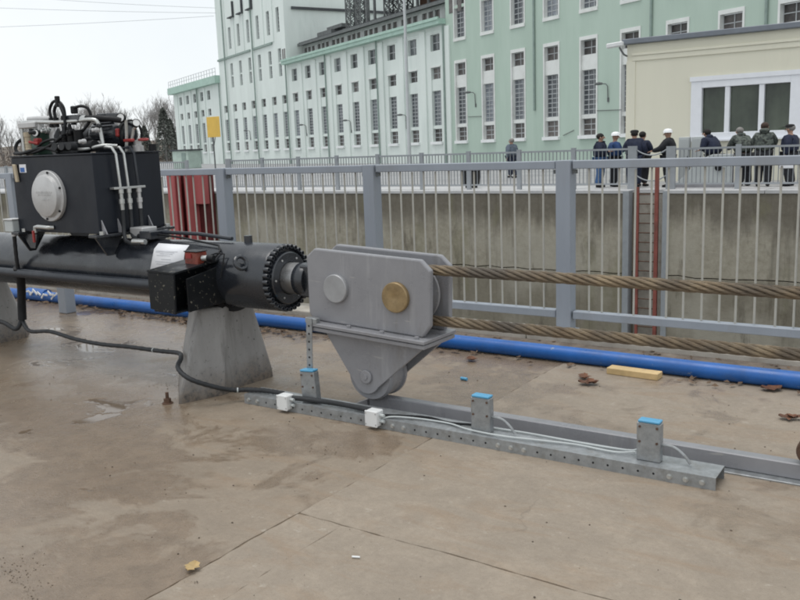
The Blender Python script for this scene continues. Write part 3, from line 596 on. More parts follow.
part(pu, 'crossbar', MB().tube([(-5.43, 4.01, Z+.25), (-5.36, 4.04, Z+.25), (-5.24, 4.10, Z+.235), (-5.19, 4.13, Z+.225)], .022, 12), M['rubber'])
part(pu, 'post_head', MB().b6(-5.575, -5.53, 3.98, 4.02, Z+.29, Z+.345), M['rubber'], .006)
hose([(-5.81, 3.98, Z+.26), (-5.82, 3.98, Z+.33), (-5.77, 3.98, Z+.385), (-5.70, 3.98, Z+.385), (-5.65, 3.98, Z+.34), (-5.64, 3.98, Z+.26)], .011)
hose([(-5.745, 3.97, Z+.26), (-5.75, 3.97, Z+.32), (-5.715, 3.97, Z+.365), (-5.68, 3.97, Z+.36), (-5.63, 3.96, Z+.29), (-5.61, 3.95, Z+.20), (-5.64, 3.92, Z+.12), (-5.74, 3.88, Z+.06), (-5.88, 3.87, Z+.025), (-6.0, 3.87, Z+.012)], .012)
hose([(-5.545, 3.99, Z+.33), (-5.47, 4.0, Z+.34), (-5.42, 4.02, Z+.32), (-5.41, 4.03, Z+.25), (-5.45, 4.0, Z+.18), (-5.50, 3.97, Z+.13)], .011)
part(pu, 'hose_clip', MB().b6(-5.715, -5.685, 3.955, 3.985, Z+.345, Z+.425), M['rubber'], .004)
hose([(-6.16, 3.9, Z+.015), (-6.19, 3.9, Z+.06), (-6.17, 3.93, Z+.115), (-6.08, 3.99, Z+.135), (-6.02, 4.02, Z+.11)], .013)
hose([(-6.17, 3.875, Z+.02), (-6.05, 3.86, Z+.018), (-5.95, 3.86, Z+.03), (-5.8, 3.88, Z+.05), (-5.6, 3.87, Z+.02)], .013)
hose([(-5.95, 3.9, Z+.03), (-5.82, 3.89, Z+.09), (-5.70, 3.90, Z+.11), (-5.64, 3.93, Z+.09)], .010)
hose([(-5.52, 3.98, Z+.235), (-5.38, 4.0, Z+.24), (-5.325, 4.02, Z+.22), (-5.31, 4.03, Z+.14), (-5.30, 4.03, Z+.05)], .015, 'tubesteel', 'rigid_tube')
hose([(-5.48, 3.92, Z+.03), (-5.36, 3.93, Z+.03), (-5.24, 3.98, Z+.05), (-5.18, 4.06, Z+.045)], .012, 'tubesteel', 'rigid_tube')
bits = random.Random(3)
for k in range(26):
    xx, yy = bits.uniform(-6.02, -5.3), bits.uniform(3.9, 4.12); z0 = Z+bits.uniform(.0, .17); m = bits.choice(('tubesteel', 'rubber', 'conduit', 'alu', 'rubber'))
    d = bits.choice(((1, 0, 0), (0, -1, 0), (0, 0, 1))); h = bits.uniform(.03, .07)
    p = V((xx, yy, z0+.02)); part(pu, 'fitting', MB().lathe(p, d, [(0, 0), (0, .018), (h*.4, .018), (h*.42, .013), (h*.9, .013), (h, .0)], 8), M[m])

# switch box on the left end and its drop hose
sb = thing('switch_box', (-6.24, 3.82, 1.05), 'small pale grey switch box fixed beside the left edge of the black tank', 'box')
part(sb, 'housing', MB().b6(-6.285, -6.175, 3.79, 3.88, 1.055, 1.145), M['cabinet'], .006)
part(sb, 'lid', MB().b6(-6.29, -6.17, 3.785, 3.885, 1.146, 1.158), M['alu'], .003)
part(sb, 'bracket', MB().b6(-6.28, -6.175, 3.881, 4.02, 1.05, 1.06), M['black'])
part(sb, 'cable_gland', MB().cyl((-6.23, 3.83, 1.054), (-6.23, 3.83, 1.02), .022, n=10), M['alu'])

# ---------------------------------------------------------------- cables on the ground
def smooth(pts, k=8):
    P = [V(p) for p in pts]; P = [P[0]*2-P[1]]+P+[P[-1]*2-P[-2]]; o = []
    for i in range(1, len(P)-2):
        a, b, c, d = P[i-1:i+3]
        for j in range(k):
            t_ = j/k; o.append(.5*((2*b)+(c-a)*t_+(2*a-5*b+4*c-d)*t_*t_+(3*b-a-3*c+d)*t_**3))
    return o+[P[-2]]
cb = thing('corrugated_cable', (-4.5, 3.6, 0), 'dark corrugated cable running from the tank over the ground to the white boxes', 'cable')
run = smooth([(-6.23, 3.83, 1.03), (-6.30, 3.87, .80), (-6.37, 3.93, .62), (-6.40, 3.93, .45), (-6.40, 3.92, .32), yp(30, 331, 3.90), yp(50, 331.5, 3.89), yp(75, 339, 3.88), yp(100, 344, 3.87), yp(130, 347, 3.88), yp(160, 351, 3.88), yp(178, 353, 3.84), yp(181, 358, 3.72), yp(178, 368, 3.60), yp(190, 379, 3.58), yp(215, 387, 3.70), yp(233, 390, 3.80), (-3.83, 3.86, .082), (-3.70, 3.885, .085), (-3.56, 3.89, .085)])
part(cb, 'sheath', MB().tube(run, [.0145+.0018*(i % 2) for i in range(len(run))], 10), M['conduit'])
low = smooth([(-6.40, 3.92, .33), yp(16, 329, 3.88), yp(2, 322, 3.86), yp(-20, 320, 3.86), yp(-50, 330, 3.86)])
part(cb, 'branch', MB().tube(low, .018, 10), M['conduit'])
for i in (78, 130): part(cb, 'cable_tie', MB().cyl(run[i], run[i]+(run[i+1]-run[i]).normalized()*.008, .0175, n=10), M['cabinet'])
part(cb, 'sleeve', MB().tube(smooth([(-6.32, 3.88, .76), (-6.375, 3.93, .62), (-6.40, 3.93, .45), (-6.40, 3.92, .32)]), .034, 12), M['rubber'])

# ================================================================ guide rail, channel with switches
rl = thing('guide_rail', (-1.5, 4.14, 0), 'long grey steel guide rail bolted flat to the concrete under the pulley', 'rail')
part(rl, 'base_strip', MB().b6(-3.17, 3.2, 4.055, 4.245, .0, .010), M['galv'], .002)
part(rl, 'rail_bar', MB().b6(-3.05, 3.2, 4.105, 4.170, .0105, .088), M['steel'], .005)
part(rl, 'end_stop', MB().prism([(-3.17, .011), (-3.052, .011), (-3.052, .06)], 'y', 4.09, 4.19), M['steel'])
ch = thing('cable_channel', (-2.4, 3.9, 0), 'galvanised steel channel with bolt holes along the guide rail', 'channel')
part(ch, 'channel', MB().prism([(3.82, .001), (3.82, .062), (3.985, .066), (3.985, .062), (3.825, .058), (3.825, .001)], 'x', -3.84, -.89), M['galv'])
part(ch, 'rear_leg', MB().b6(-3.84, -.89, 3.981, 3.985, .001, .061), M['galv'])
hole = MB().cyl((0, 3.8195, .03), (0, 3.8190, .03), .0055, n=10).mesh('bolt_hole', M['rubber'], ch.location)
hol2 = MB().lathe((0, 3.82, .03), (0, -1, 0), [(0, .014), (.002, .014), (.002, .0095), (.011, .0095), (.011, 0)], 8).mesh('bolt_head', M['tubesteel'], ch.location)
x = -3.80; k = 0
while x < -.92:
    near = any(abs(x-q) < .075 for q in (-3.78, -2.66, -2.60, -1.95, -1.88, -1.06, -.98))
    o = link('bolt_head' if near else 'bolt_hole', hol2 if near else hole, ch); o.location = (x, 0, 0); x += .075; k += 1
def dupx(o): return o
def switch_post(x, lab, w_=.115, tilt=0):
    r = thing('sensor_post', (x, 3.90, .064), lab, 'post', 'sensor posts on the galvanised channel')
    part(r, 'post', MB().b6(x-w_/2, x+w_/2, 3.875, 3.925, .064, .255), M['galv'], .004)
    part(r, 'blue_cap', MB().b6(x-w_/2+.006, x+w_/2-.004, 3.873, 3.927, .256, .268), M['bluetape'], .003)
    for sx_ in (-1, 1):
        for z in (.235, .16): part(r, 'screw', MB().cyl((x+sx_*.042, 3.8745, z), (x+sx_*.042, 3.870, z), .006, n=8), M['rust'])
    r.rotation_euler.y = tilt
    return r
switch_post(-3.335, 'galvanised sensor post with blue top, below the pulley carriage', tilt=rad(-4))
switch_post(-2.135, 'galvanised sensor post with blue top, middle of the three on the channel')
switch_post(-1.22, 'galvanised sensor post with blue top at the free end of the channel')
def white_box(x, lab):
    r = thing('terminal_box', (x, 3.87, .02), lab, 'terminal box', 'white terminal boxes on the channel')
    part(r, 'case', MB().b6(x-.041, x+.041, 3.80-.02, 3.845, .02, .112), M['white'], .005)
    part(r, 'lid', MB().b6(x-.043, x+.043, 3.772, 3.7795, .018, .114), M['white'], .004)
    for z in (.05, .085): part(r, 'cable_gland', MB().cyl((x+.042, 3.81, z), (x+.07, 3.81, z), .010, n=8), M['cabinet'])
    for z in (.035, .10):
        for a in (-.035, .035): part(r, 'screw', MB().cyl((x+a, 3.7715, z), (x+a, 3.7700, z), .005, n=8), M['alu'])
white_box(-3.475, 'white terminal box at the left end of the channel'); white_box(-2.795, 'white terminal box below the carriage wheel')
cw = thing('sensor_wiring', (-2, 3.9, .07), 'grey and white sensor cables lying along the galvanised channel', 'cable')
part(cw, 'thick_cable', MB().tube(smooth([(-3.43, 3.83, .09), (-3.3, 3.86, .086), (-3.15, 3.875, .085), (-3.0, 3.87, .086), (-2.85, 3.85, .09)]), .016, 10), M['conduit'])
part(cw, 'black_wire', MB().tube(smooth([(-2.76, 3.81, .085), (-2.66, 3.88, .076), (-2.5, 3.93, .074), (-2.35, 3.91, .073), (-2.2, 3.94, .075)]), .007, 8), M['rubber'])
part(cw, 'white_wire', MB().tube(smooth([(-2.76, 3.81, .05), (-2.7, 3.84, .075), (-2.55, 3.89, .073), (-2.35, 3.90, .073), (-2.2, 3.86, .073), (-2.0, 3.85, .073), (-1.8, 3.88, .073), (-1.6, 3.91, .073), (-1.4, 3.90, .073), (-1.3, 3.93, .08)]), .005, 8), M['cabinet'])
part(cw, 'white_wire', MB().tube(smooth([(-2.2, 3.94, .07), (-1.9, 3.955, .073), (-1.6, 3.945, .073), (-1.35, 3.95, .075), (-1.28, 3.93, .10)]), .005, 8), M['cabinet'])
for x in (-2.07, -1.155): part(cw, 'looped_cable', MB().tube(smooth([(x-.008, 3.905, .15), (x+.05, 3.905, .145), (x+.10, 3.90, .115), (x+.13, 3.90, .078)]), .0075, 8), M['galv'])

# ================================================================ pulley carriage
HY = 4.137
cg = thing('pulley_carriage', (-3.0, HY, .088), 'grey steel pulley carriage with two side plates and a wheel on the rail', 'carriage')
TILT = rad(2.75); cg.rotation_euler.y = TILT
O = V((-3.0, HY, .088)); inv = Matrix.Rotation(-TILT, 3, 'Y')
def q2(x, z):     # photograph's (tilted) position -> carriage's own upright frame
    p = inv @ (V((x, HY, z))-O); return (p.x+O.x, p.z+O.z)
pins = [q2(-3.18, .768), q2(-2.742, .744)]
outl = [q2(-3.39, .545), q2(-3.41, .60), q2(-3.41, .955), q2(-3.345, 1.006), q2(-2.575, .968), q2(-2.508, .908), q2(-2.522, .585), q2(-2.575, .525)]
zt = q2(-3.0, .54)[1]-.003; outl[0] = (outl[0][0]+.01, zt); outl[-1] = (outl[-1][0], zt)
plates = []
for y0 in (HY-.130, HY+.090):
    p = part(cg, 'side_plate', MB().prism(outl, 'y', y0, y0+.040), M['steel'], .010, seg=2); plates.append(p)
bx0, bx1 = q2(-3.37, .54)[0], q2(-2.54, .51)[0]
part(cg, 'bed_plate', MB().b6(bx0, bx1+.02, HY-.20, HY+.165, zt-.022, zt-.001), M['steel'], .003)
part(cg, 'bed_plate', MB().b6(bx0+.01, bx1+.015, HY-.192, HY+.158, zt-.052, zt-.028), M['steel'], .003)
for k in range(4):
    for sy_ in (-1, 1):
        x = bx0+.05+k*(bx1-bx0-.1)/3; c = (x, HY-.168 if sy_ < 0 else HY+.148)
        part(cg, 'bed_bolt', MB().cyl((*c, zt-.001), (*c, zt+.013), .015, n=6), M['steel_light'])
# lower fork and wheel
wr, wx = .148, -2.995
wz = .088+wr; fx = wx-.005
for y0 in (HY-.125, HY+.105):
    pts = [(bx0+.07, zt-.053), (bx1-.02, zt-.053)]
    arc = [(fx+.098*cos(a), wz-.012+.098*sin(a)) for a in [rad(-28-i*12.4) for i in range(11)]]
    part(cg, 'fork_plate', MB().prism(pts+arc, 'y', y0, y0+.022), M['steel'], .003)
part(cg, 'fork_web', MB().prism([(bx0+.16, zt-.054), (bx1-.14, zt-.054), (fx+.05, wz+.17), (fx-.07, wz+.17)], 'y', HY-.102, HY+.104), M['steel'])
wh = part(cg, 'wheel', MB().lathe((wx, HY-.098, wz), (0, 1, 0), [(0, 0), (0, .148), (.018, .158), (.038, .158), (.044, wr), (.155, wr), (.161, .158), (.180, .158), (.198, .148), (.198, 0)], 48), M['steel'])
part(wh, 'axle_cap', MB().lathe((wx, HY-.126, wz), (0, -1, 0), [(0, .042), (.010, .042), (.014, .038), (.014, .016), (.020, .015), (.020, 0)], 24), M['steel_light'])
for y_, s_ in ((HY-.131, -1), (HY+.131, 1)):
    (x, z) = pins[0]
    part(cg, 'pin_head', MB().lathe((x, y_, z), (0, s_, 0), [(-.02, .0), (0, .088), (.020, .088), (.025, .083), (.025, 0)], 40), M['pin'])
    (x, z) = pins[1]
    part(cg, 'brass_pin_head', MB().lathe((x, y_, z), (0, s_, 0), [(-.02, .0), (0, .090), (.022, .090), (.027, .085), (.027, .02), (.025, .015), (.025, 0)], 40), M['brass'])
SR = .150          # rope centre-line radius on the sheave
shx, shz = pins[1]
part(cg, 'sheave', MB().lathe((shx, HY-.065, shz), (0, 1, 0), [(0, 0), (0, .178), (.012, .184), (.022, .180), (.035, .135), (.065, .120), (.095, .135), (.108, .180), (.118, .184), (.130, .178), (.130, 0)], 56), M['steel'])
# perforated striker bar hanging from the bed plate
sx0 = bx0-.005
part(cg, 'striker_bar', MB().b6(sx0, sx0+.045, HY-.208, HY-.202, zt-.32, zt+.03), M['galv'], .001)
for k in range(6): part(cg, 'striker_hole', MB().cyl((sx0+.0225, HY-.2082, zt-.02-.05*k), (sx0+.0225, HY-.2086, zt-.02-.05*k), .007, n=8), M['rubber'])
part(cg, 'striker_clamp', MB().box((sx0+.03, HY-.181, zt+.012), (.09, .04, .035)), M['galv'], .004)

# ---------------------------------------------------------------- wire rope round the sheave
wr_ = thing('wire_rope', (-1, HY, .6), 'thick rusty brown twisted wire rope looped round the pulley sheave', 'rope')
p = Matrix.Rotation(TILT, 3, 'Y') @ (V((shx, HY, shz))-O)+O; scx, scz = p.x, p.z
cent = []; X1 = 4.0
def zup(x): return scz+SR+(x-scx)*-.004
n1 = int((X1-scx)/.025)
cent += [V((X1-(X1-scx)*i/n1, HY, zup(X1-(X1-scx)*i/n1))) for i in range(n1)]
na = 20; cent += [V((scx+SR*cos(pi/2+pi*i/na), HY, scz+SR*sin(pi/2+pi*i/na))) for i in range(na)]
cent += [V((scx+(X1-scx)*i/n1, HY, scz-SR+(X1-scx)*i/n1*.003)) for i in range(n1+1)]
acc = [0]
for i in range(1, len(cent)): acc.append(acc[-1]+(cent[i]-cent[i-1]).length)
RR, LAY, rs = .0207, .46, .0106
strand_n = 6
for k in range(strand_n+1):
    pts = []
    for i, c in enumerate(cent):
        tn = (cent[min(i+1, len(cent)-1)]-cent[max(i-1, 0)]).normalized(); s1 = V((0, 1, 0)); s2 = tn.cross(s1)
        a = 2*pi*(acc[i]/LAY)+2*pi*k/strand_n; R_ = RR if k < strand_n else 0
        pts.append(c+(s1*cos(a)+s2*sin(a))*R_)
    mb = MB().tube(pts, rs if k < strand_n else .011, 10); nv = len(pts)*10
    mb.uv = [((j % 10)/10, acc[(j//10)]) for j in range(nv)]+[((j % 10)/10, acc[(j//10)]) for j in range(nv)]
    part(wr_, 'strand' if k < strand_n else 'core', mb, M['rope'])
# dark wheel of the next carriage on the rail at the picture's right edge
r = thing('rail_roller', (-.50, HY, .088), 'dark round roller standing on the grey rail at the right edge', 'roller')
part(r, 'tyre', MB().lathe((-.535, HY-.05, .088+.068), (0, 1, 0), [(0, .04), (0, .062), (.010, .068), (.09, .068), (.1, .062), (.1, .04)], 32), M['rust'])
part(r, 'hub', MB().lathe((-.535, HY-.045, .088+.068), (0, 1, 0), [(0, 0), (0, .04), (.09, .04), (.09, 0)], 24), M['steel'])

# ================================================================ far side: power house
BA = rad(26.16); BO = V((-40.158, 67.608, 0)); BU = V((cos(BA), -sin(BA), 0)); BN = V((-sin(BA), -cos(BA), 0))
def W(u, d, z): return BO+BU*u+BN*d+V((0, 0, z))         # u along the facade, d out towards the lock, z up
class FB(MB):
    def fb(s, u0, u1, d0, d1, z0, z1):
        return s.add([W(u, d, z) for u in (u0, u1) for d in (d0, d1) for z in (z0, z1)], [(0, 1, 3, 2), (4, 6, 7, 5), (0, 4, 5, 1), (2, 3, 7, 6), (0, 2, 6, 4), (1, 5, 7, 3)])
    def wall(s, u0, u1, z0, z1, holes, depth, d=0):
        us = sorted({u0, u1, *[h[0] for h in holes], *[h[1] for h in holes]}); zs = sorted({z0, z1, *[h[2] for h in holes], *[h[3] for h in holes]})
        for a, b in zip(us, us[1:]):
            for e, f in zip(zs, zs[1:]):
                if any(h[0] <= a and b <= h[1] and h[2] <= e and f <= h[3] for h in holes): continue
                s.add([W(a, d, e), W(b, d, e), W(b, d, f), W(a, d, f)], [(0, 1, 2, 3)])
        for a, b, e, f in holes:
            for P in (((a, e), (a, f)), ((b, e), (b, f)), ((a, e), (b, e)), ((a, f), (b, f))):
                (p, q), (r_, t_) = P; s.add([W(p, d, q), W(r_, d, t_), W(r_, d-depth, t_), W(p, d-depth, q)], [(0, 1, 2, 3)])
        return s
ph_ = thing('power_house', tuple(W(0, 0, 0)), 'huge mint green power house with tall windows across the lock', 'building')
bay = lambda k: 2.55+4.035*k
OW = .79; DEP = .34
rows = {'low': (1.95, 3.12, 'oldwin', 2, 3), 'tall': (3.42, 6.52, 'glassblock', 3, 9), 'small': (7.58, 8.58, 'oldwin', 2, 2)}
wmesh = {}; wrng = random.Random(4)
def win_mesh(kind, w_, h, gm, nu, nz, vr):
    key = (kind, w_, vr)
    if key not in wmesh:
        g = FB().fb(-w_, w_, -.06, -.02, 0, h); f = FB()
        for i in range(nu+1): u = -w_+2*w_*i/nu; f.fb(max(u-.03, -w_), min(u+.03, w_), -.018, .02, 0, h)
        for i in range(nz+1): z = h*i/nz; f.fb(-w_, w_, -.017, .015, max(z-.03, 0), min(z+.03, h))
        wmesh[key] = (g.mesh('window', M[gm+('', '_b', '_c')[vr]], BO), f.mesh('window_frame', M['muntin'], BO))
    return wmesh[key]
def window(u, z0, z1, kind, gm, nu, nz, w_=OW, dep=DEP):
    g, f = win_mesh(kind, w_, z1-z0, gm, nu, nz, wrng.choice((0, 0, 1, 2)))
    o = link('window', g, ph_); p = BU*u+BN*(-dep+.05)+V((0, 0, z0)); o.location = p
    link('window_frame', f, o)
def holes_for(us, extra=()):
    H = []
    for u in us: H.append((u-OW, u+OW, 1.95, 8.60))
    for u in us:
        for z0, z1 in extra: H.append((u-OW, u+OW, z0, z1))
    return H
def bay_fill(us, m, frame=True):
    for u in us:
        for kind, (z0, z1, gm, nu, nz) in rows.items(): window(u, z0, z1, kind, gm, nu, nz)
        part(ph_, 'spandrel', FB().fb(u-OW, u+OW, -DEP, -.10, 6.53, 7.57), M[m], 0)
        part(ph_, 'spandrel', FB().fb(u-OW, u+OW, -DEP, -.10, 3.13, 3.41), M[m], 0)
        part(ph_, 'sill', FB().fb(u-OW-.16, u+OW+.16, -.2, .20, 1.70, 1.945), M['sill'], 0)
        if frame:
            fr = FB(); fr.fb(u-OW-.14, u-OW, -.02, .05, 1.95, 8.6); fr.fb(u+OW, u+OW+.14, -.02, .05, 1.95, 8.6); fr.fb(u-OW-.14, u+OW+.14, -.02, .051, 8.601, 8.85)
            part(ph_, 'surround', fr, M['trim'])
# sage green block (right)
ub = [bay(k) for k in range(0, 13)]
hol = holes_for(ub, ((10.75, 13.2), (13.45, 15.0)))
part(ph_, 'wall', FB().wall(.35, 56, -.5, 24, hol, 0), M['block'])
for h in hol: part(ph_, 'reveal', FB().wall(h[0]-.01, h[1]+.01, h[2]-.01, h[3]+.01, [h], DEP, .004), M['trim'])
bay_fill(ub, 'trim')
for u in ub:
    window(u, 10.75, 13.2, 'up', 'glassblock', 3, 6); window(u, 13.45, 15.0, 'up2', 'oldwin', 2, 3)
    fr = FB(); fr.fb(u-OW-.14, u-OW, -.02, .05, 10.7, 15.0); fr.fb(u+OW, u+OW+.14, -.02, .05, 10.7, 15.0); fr.fb(u-OW-.14, u+OW+.14, -.02, .10, 10.45, 10.699)
    part(ph_, 'surround', fr, M['trim'])
    part(ph_, 'spandrel', FB().fb(u-OW, u+OW, -DEP, -.12, 13.21, 13.44), M['trim'])
sm_ = FB()
part(ph_, 'roof_slab', FB().fb(.35, 56, -25, .3, 24, 24.6), M['cornice'])
part(ph_, 'side_wall', FB().fb(.36, .66, -25, -.02, -.5, 24), M['block'])
for u in (1.25, 2.6): part(ph_, 'window', FB().fb(u-.28, u+.28, -.02, .02, 12.9, 14.3), M['oldwin'])
# pale wing (middle)
uw = [bay(k) for k in range(-9, 0)]
hol = holes_for(uw, ((10.05, 11.5),))
part(ph_, 'wall', FB().wall(-36, .33, -.5, 12.4, hol, DEP), M['wing'])
bay_fill(uw, 'wing', False)
for u in uw:
    window(u, 10.05, 11.5, 'top', 'glass', 2, 2)
    part(ph_, 'pilaster', FB().fb(u+1.55, u+2.48, -.05, .14, -.5, 11.95), M['wing'])
    part(ph_, 'hood', FB().fb(u-OW-.1, u+OW+.1, -.02, .09, 8.602, 8.72), M['trim'])
    part(ph_, 'hood', FB().fb(u-1.5, u+1.5, .0, .06, 11.62, 11.74), M['wing'])
part(ph_, 'cornice', FB().fb(-36, .345, -.4, .75, 12.15, 12.62), M['cornice'])
part(ph_, 'gutter', FB().fb(-36, .345, .70, .85, 12.5, 12.75), M['cornice'])
part(ph_, 'wing_roof', FB().fb(-36, .34, -25, -.42, 12.0, 12.5), M['roofdark'])
cl = [(bay(k)+o_*1.15-.42, bay(k)+o_*1.15+.42, 13.0, 14.15) for k in range(-9, 0) for o_ in (-1, 0, 1)]
part(ph_, 'clerestory_wall', FB().wall(-35.5, .34, 12.5, 14.5, cl, .2, -2.2), M['cleresty'])
for a, b, e, f in cl: part(ph_, 'clerestory_window', FB().fb(a, b, -2.44, -2.38, e, f), M['oldwin'])
part(ph_, 'clerestory_roof', FB().fb(-35.8, .34, -6, -1.7, 14.5, 14.85), M['roofdark'])
part(ph_, 'clerestory_gutter', FB().fb(-35.8, .34, -1.69, -1.5, 14.42, 14.72), M['lattice'])
upr = [W(u, d, z) for u in (-36, .34) for d, z in ((-6.0, 14.4), (-6.0, 16.2), (-14, 18.4), (-14, 14.4))]
part(ph_, 'upper_roof', FB().add(upr, [(0, 1, 5, 4), (1, 2, 6, 5), (2, 3, 7, 6), (0, 3, 2, 1)]), M['cleresty'])
# dark gantry and lattice towers on the wing roof
def lattice(u, d, z0, z1, w_=.8):
    mb = FB(); n = int((z1-z0)/.9)
    C_ = [(u-w_, d-w_), (u+w_, d-w_), (u+w_, d+w_), (u-w_, d+w_)]
    for a, b in C_: mb.cyl(W(a, b, z0), W(a, b, z1), .09, n=5)
    for i in range(n):
        za, zb_ = z0+(z1-z0)*i/n, z0+(z1-z0)*(i+1)/n
        for j in range(4):
            p, q = C_[j], C_[(j+1) % 4]
            mb.cyl(W(*p, za), W(*q, zb_), .05, n=4, cap=False); mb.cyl(W(*q, za), W(*p, zb_), .05, n=4, cap=False); mb.cyl(W(*p, zb_), W(*q, zb_), .05, n=4, cap=False)
    part(ph_, 'lattice_tower', mb, M['lattice'])
for u in (-24.5, -22.0, -15.5, -12.5): lattice(u, -3.6, 14.8, 20.5, .55)
g_ = FB()
for d in (-3, -4.6): 
    for z in (20.4, 21.6): g_.fb(-30, .3, d-.12, d+.12, z, z+.25)
    for k in range(26): g_.cyl(W(-30+k*1.15, d, 20.4), W(-30+(k+1)*1.15, d, 21.8), .07, n=4, cap=False)
part(ph_, 'roof_gantry', g_, M['roofdark'])
part(ph_, 'canopy', FB().fb(-17, .3, -9, -2.2, 17.6, 17.95), M['roofdark'])
part(ph_, 'canopy_edge', FB().fb(-17, .3, -2.19, -2.0, 17.4, 18.1), M['lattice'])
part(ph_, 'ducting', FB().fb(-33, -29, -5, -3, 14.9, 15.7).fb(-31, -27, -4.5, -3.4, 15.7, 16.1), M['lattice'])
part(ph_, 'ducting', FB().fb(-12, -3, -8, -5, 15.4, 17.0), M['rust'])
for u in (-20.2, -18.4, -9.5, -7.4, -4.1): part(ph_, 'insulator', FB().cyl(W(u, -3.2, 14.8), W(u, -3.2, 17.6), .16, n=8), M['lattice'])
# tower
ut = [-37.3, -40.8, -44.6, -48.5, -52.3, -56.1, -60.2]
utu = [-38.1, -41.4, -45.2, -48.9, -52.7, -56.4]
hol = holes_for(ut)
Hs = [(a, b, e, f) for a, b, e, f in hol]
for u in utu: Hs += [(u-.5, u+.5, 11.0, 14.4), (u-.5, u+.5, 16.4, 19.4)]
lowH = [h for h in Hs if h[3] < 10]; upH = [h for h in Hs if h[2] > 10]
part(ph_, 'wall', FB().wall(-62, -36, -.5, 9.8, lowH, DEP), M['wing'])
part(ph_, 'wall', FB().wall(-62, -36, 9.8, 40, upH, DEP), M['wing'])
bay_fill(ut, 'wing', False)
for u in utu:
    window(u, 11.0, 12.55, 'ta', 'glass', 1, 3, .5); window(u, 12.75, 14.4, 'tb', 'glass', 1, 3, .5); window(u, 16.4, 19.4, 'tc', 'glass', 1, 6, .5)
    part(ph_, 'spandrel', FB().fb(u-.5, u+.5, -DEP, -.10, 12.56, 12.74), M['wing'])
    part(ph_, 'pilaster', FB().fb(u-2.2, u-1.5, -.05, .12, 15.43, 39.9), M['wing'])
part(ph_, 'string_course', FB().fb(-62, -48.2, .0, .22, 15.15, 15.42), M['drain']); part(ph_, 'string_course', FB().fb(-47.2, -40.2, .0, .22, 15.15, 15.42), M['drain'])
part(ph_, 'side_wall', FB().fb(-36.3, -36, -24, -.003, 9, 40), M['wing'])
for k in range(3): part(ph_, 'balcony', FB().fb(-55.6+k*3.7, -53.9+k*3.7, .01, .5, 20.45, 20.6).fb(-54.1+k*3.7, -53.9+k*3.7, .01, .3, 20.61, 22.6), M['roofdark'])
part(ph_, 'side_ledge', FB().fb(-35.99, -35.7, -22, -1, 18.9, 19.2), M['roofdark'])
for z in (14.4,): 
    for u in (-37.0, -36.4): part(ph_, 'window', FB().fb(u-.2, u+.2, -.02, .02, 12.9, 14.2), M['oldwin'])
part(ph_, 'roof_slab', FB().fb(-62.3, -35.7, -24, .3, 40, 40.6), M['cornice'])
# low far wing (left)
ul = [-68.1, -71.7, -75.6, -79.7, -83.8]
hol = holes_for(ul, ((10.0, 11.4),))
part(ph_, 'wall', FB().wall(-88, -62.02, -.5, 12.4, hol, DEP), M['wing']); bay_fill(ul, 'wing', False)
for u in ul:
    window(u, 10.0, 11.4, 'top', 'glass', 2, 2); part(ph_, 'pilaster', FB().fb(u-2.3, u-1.6, -.05, .14, -.5, 11.9), M['wing'])
part(ph_, 'cornice', FB().fb(-88.7, -62.02, -.4, .8, 12.1, 13.2), M['cornice'])
part(ph_, 'wing_roof', FB().fb(-88, -62.02, -20, -.42, 12.0, 12.6), M['roofdark'])
rr_ = FB()
for k in range(20): rr_.cyl(W(-88.4+k*1.38, .6, 13.2), W(-88.4+k*1.38, .6, 14.3), .04, n=4)
for z in (13.75, 14.3): rr_.cyl(W(-88.4, .6, z), W(-62.1, .6, z), .04, n=4)
part(ph_, 'roof_railing', rr_, M['mast'])
part(ph_, 'side_wall', FB().fb(-88, -87.7, -20, -.003, -.5, 12.1), M['wing'])
for u, z1, dd in ((.2, 12.2, .22), (-12.2, 12.2, .24), (-24.4, 12.2, .24), (-35.9, 12.2, .24), (-46.9, 40, .26), (-58.5, 40, .26), (-62.2, 12.2, .2), (-73.6, 12.2, .22), (12.7, 40, .10), (33.2, 40, .10), (24.6, 40, .1)):
    z0 = 4.0 if u == 12.7 else -.2
    part(ph_, 'drain_pipe', FB().cyl(W(u, dd, z0), W(u, dd, z1), .09, n=8), M['drain'])
# cable runs on the sage wall
for pts in ([(3.6, 3.95), (5.6, 3.9)], [(19.6, 3.62), (22.0, 3.55)], [(16.0, 2.0), (17.2, 2.35)]):
    part(ph_, 'wall_cable', FB().tube([W(u, .05, z) for u, z in pts], .025, 5), M['lattice'])
def wall_lamp(u, z, lab, h=1.1):
    r = thing('wall_lamp', tuple(W(u, .05, z-h)), lab, 'lamp', 'bracket lamps on the power house')
    part(r, 'bracket', FB().tube([W(u, .06, z-h), W(u, .10, z-.12), W(u-.06, .22, z+.03), W(u-.25, .42, z+.06)], .035, 6), M['lattice'])
    part(r, 'lamp_head', FB().tube([W(u-.2, .38, z+.06), W(u-.38, .55, z+.07), W(u-.6, .75, z+.05)], [.07, .11, .07], 8), M['lattice'])
    part(r, 'bracket_plate', FB().fb(u-.08, u+.08, .005, .06, z-h-.1, z-h+.2), M['lattice'])
wall_lamp(4.75, 5.9, 'bracket lamp between the first two windows of the sage green wall')
wall_lamp(20.7, 5.35, 'bracket lamp on the sage green wall nearest the cream building')
for u, lab in ((-6.9, 'bracket lamp on the pale wing behind the tall mast'), (-18.9, 'bracket lamp on the pale wing, left of the tall mast'), (-30.9, 'bracket lamp on the pale wing near the tower'), (-50.4, 'bracket lamp low on the pale tower')): wall_lamp(u, 4.6, lab, 1.2)

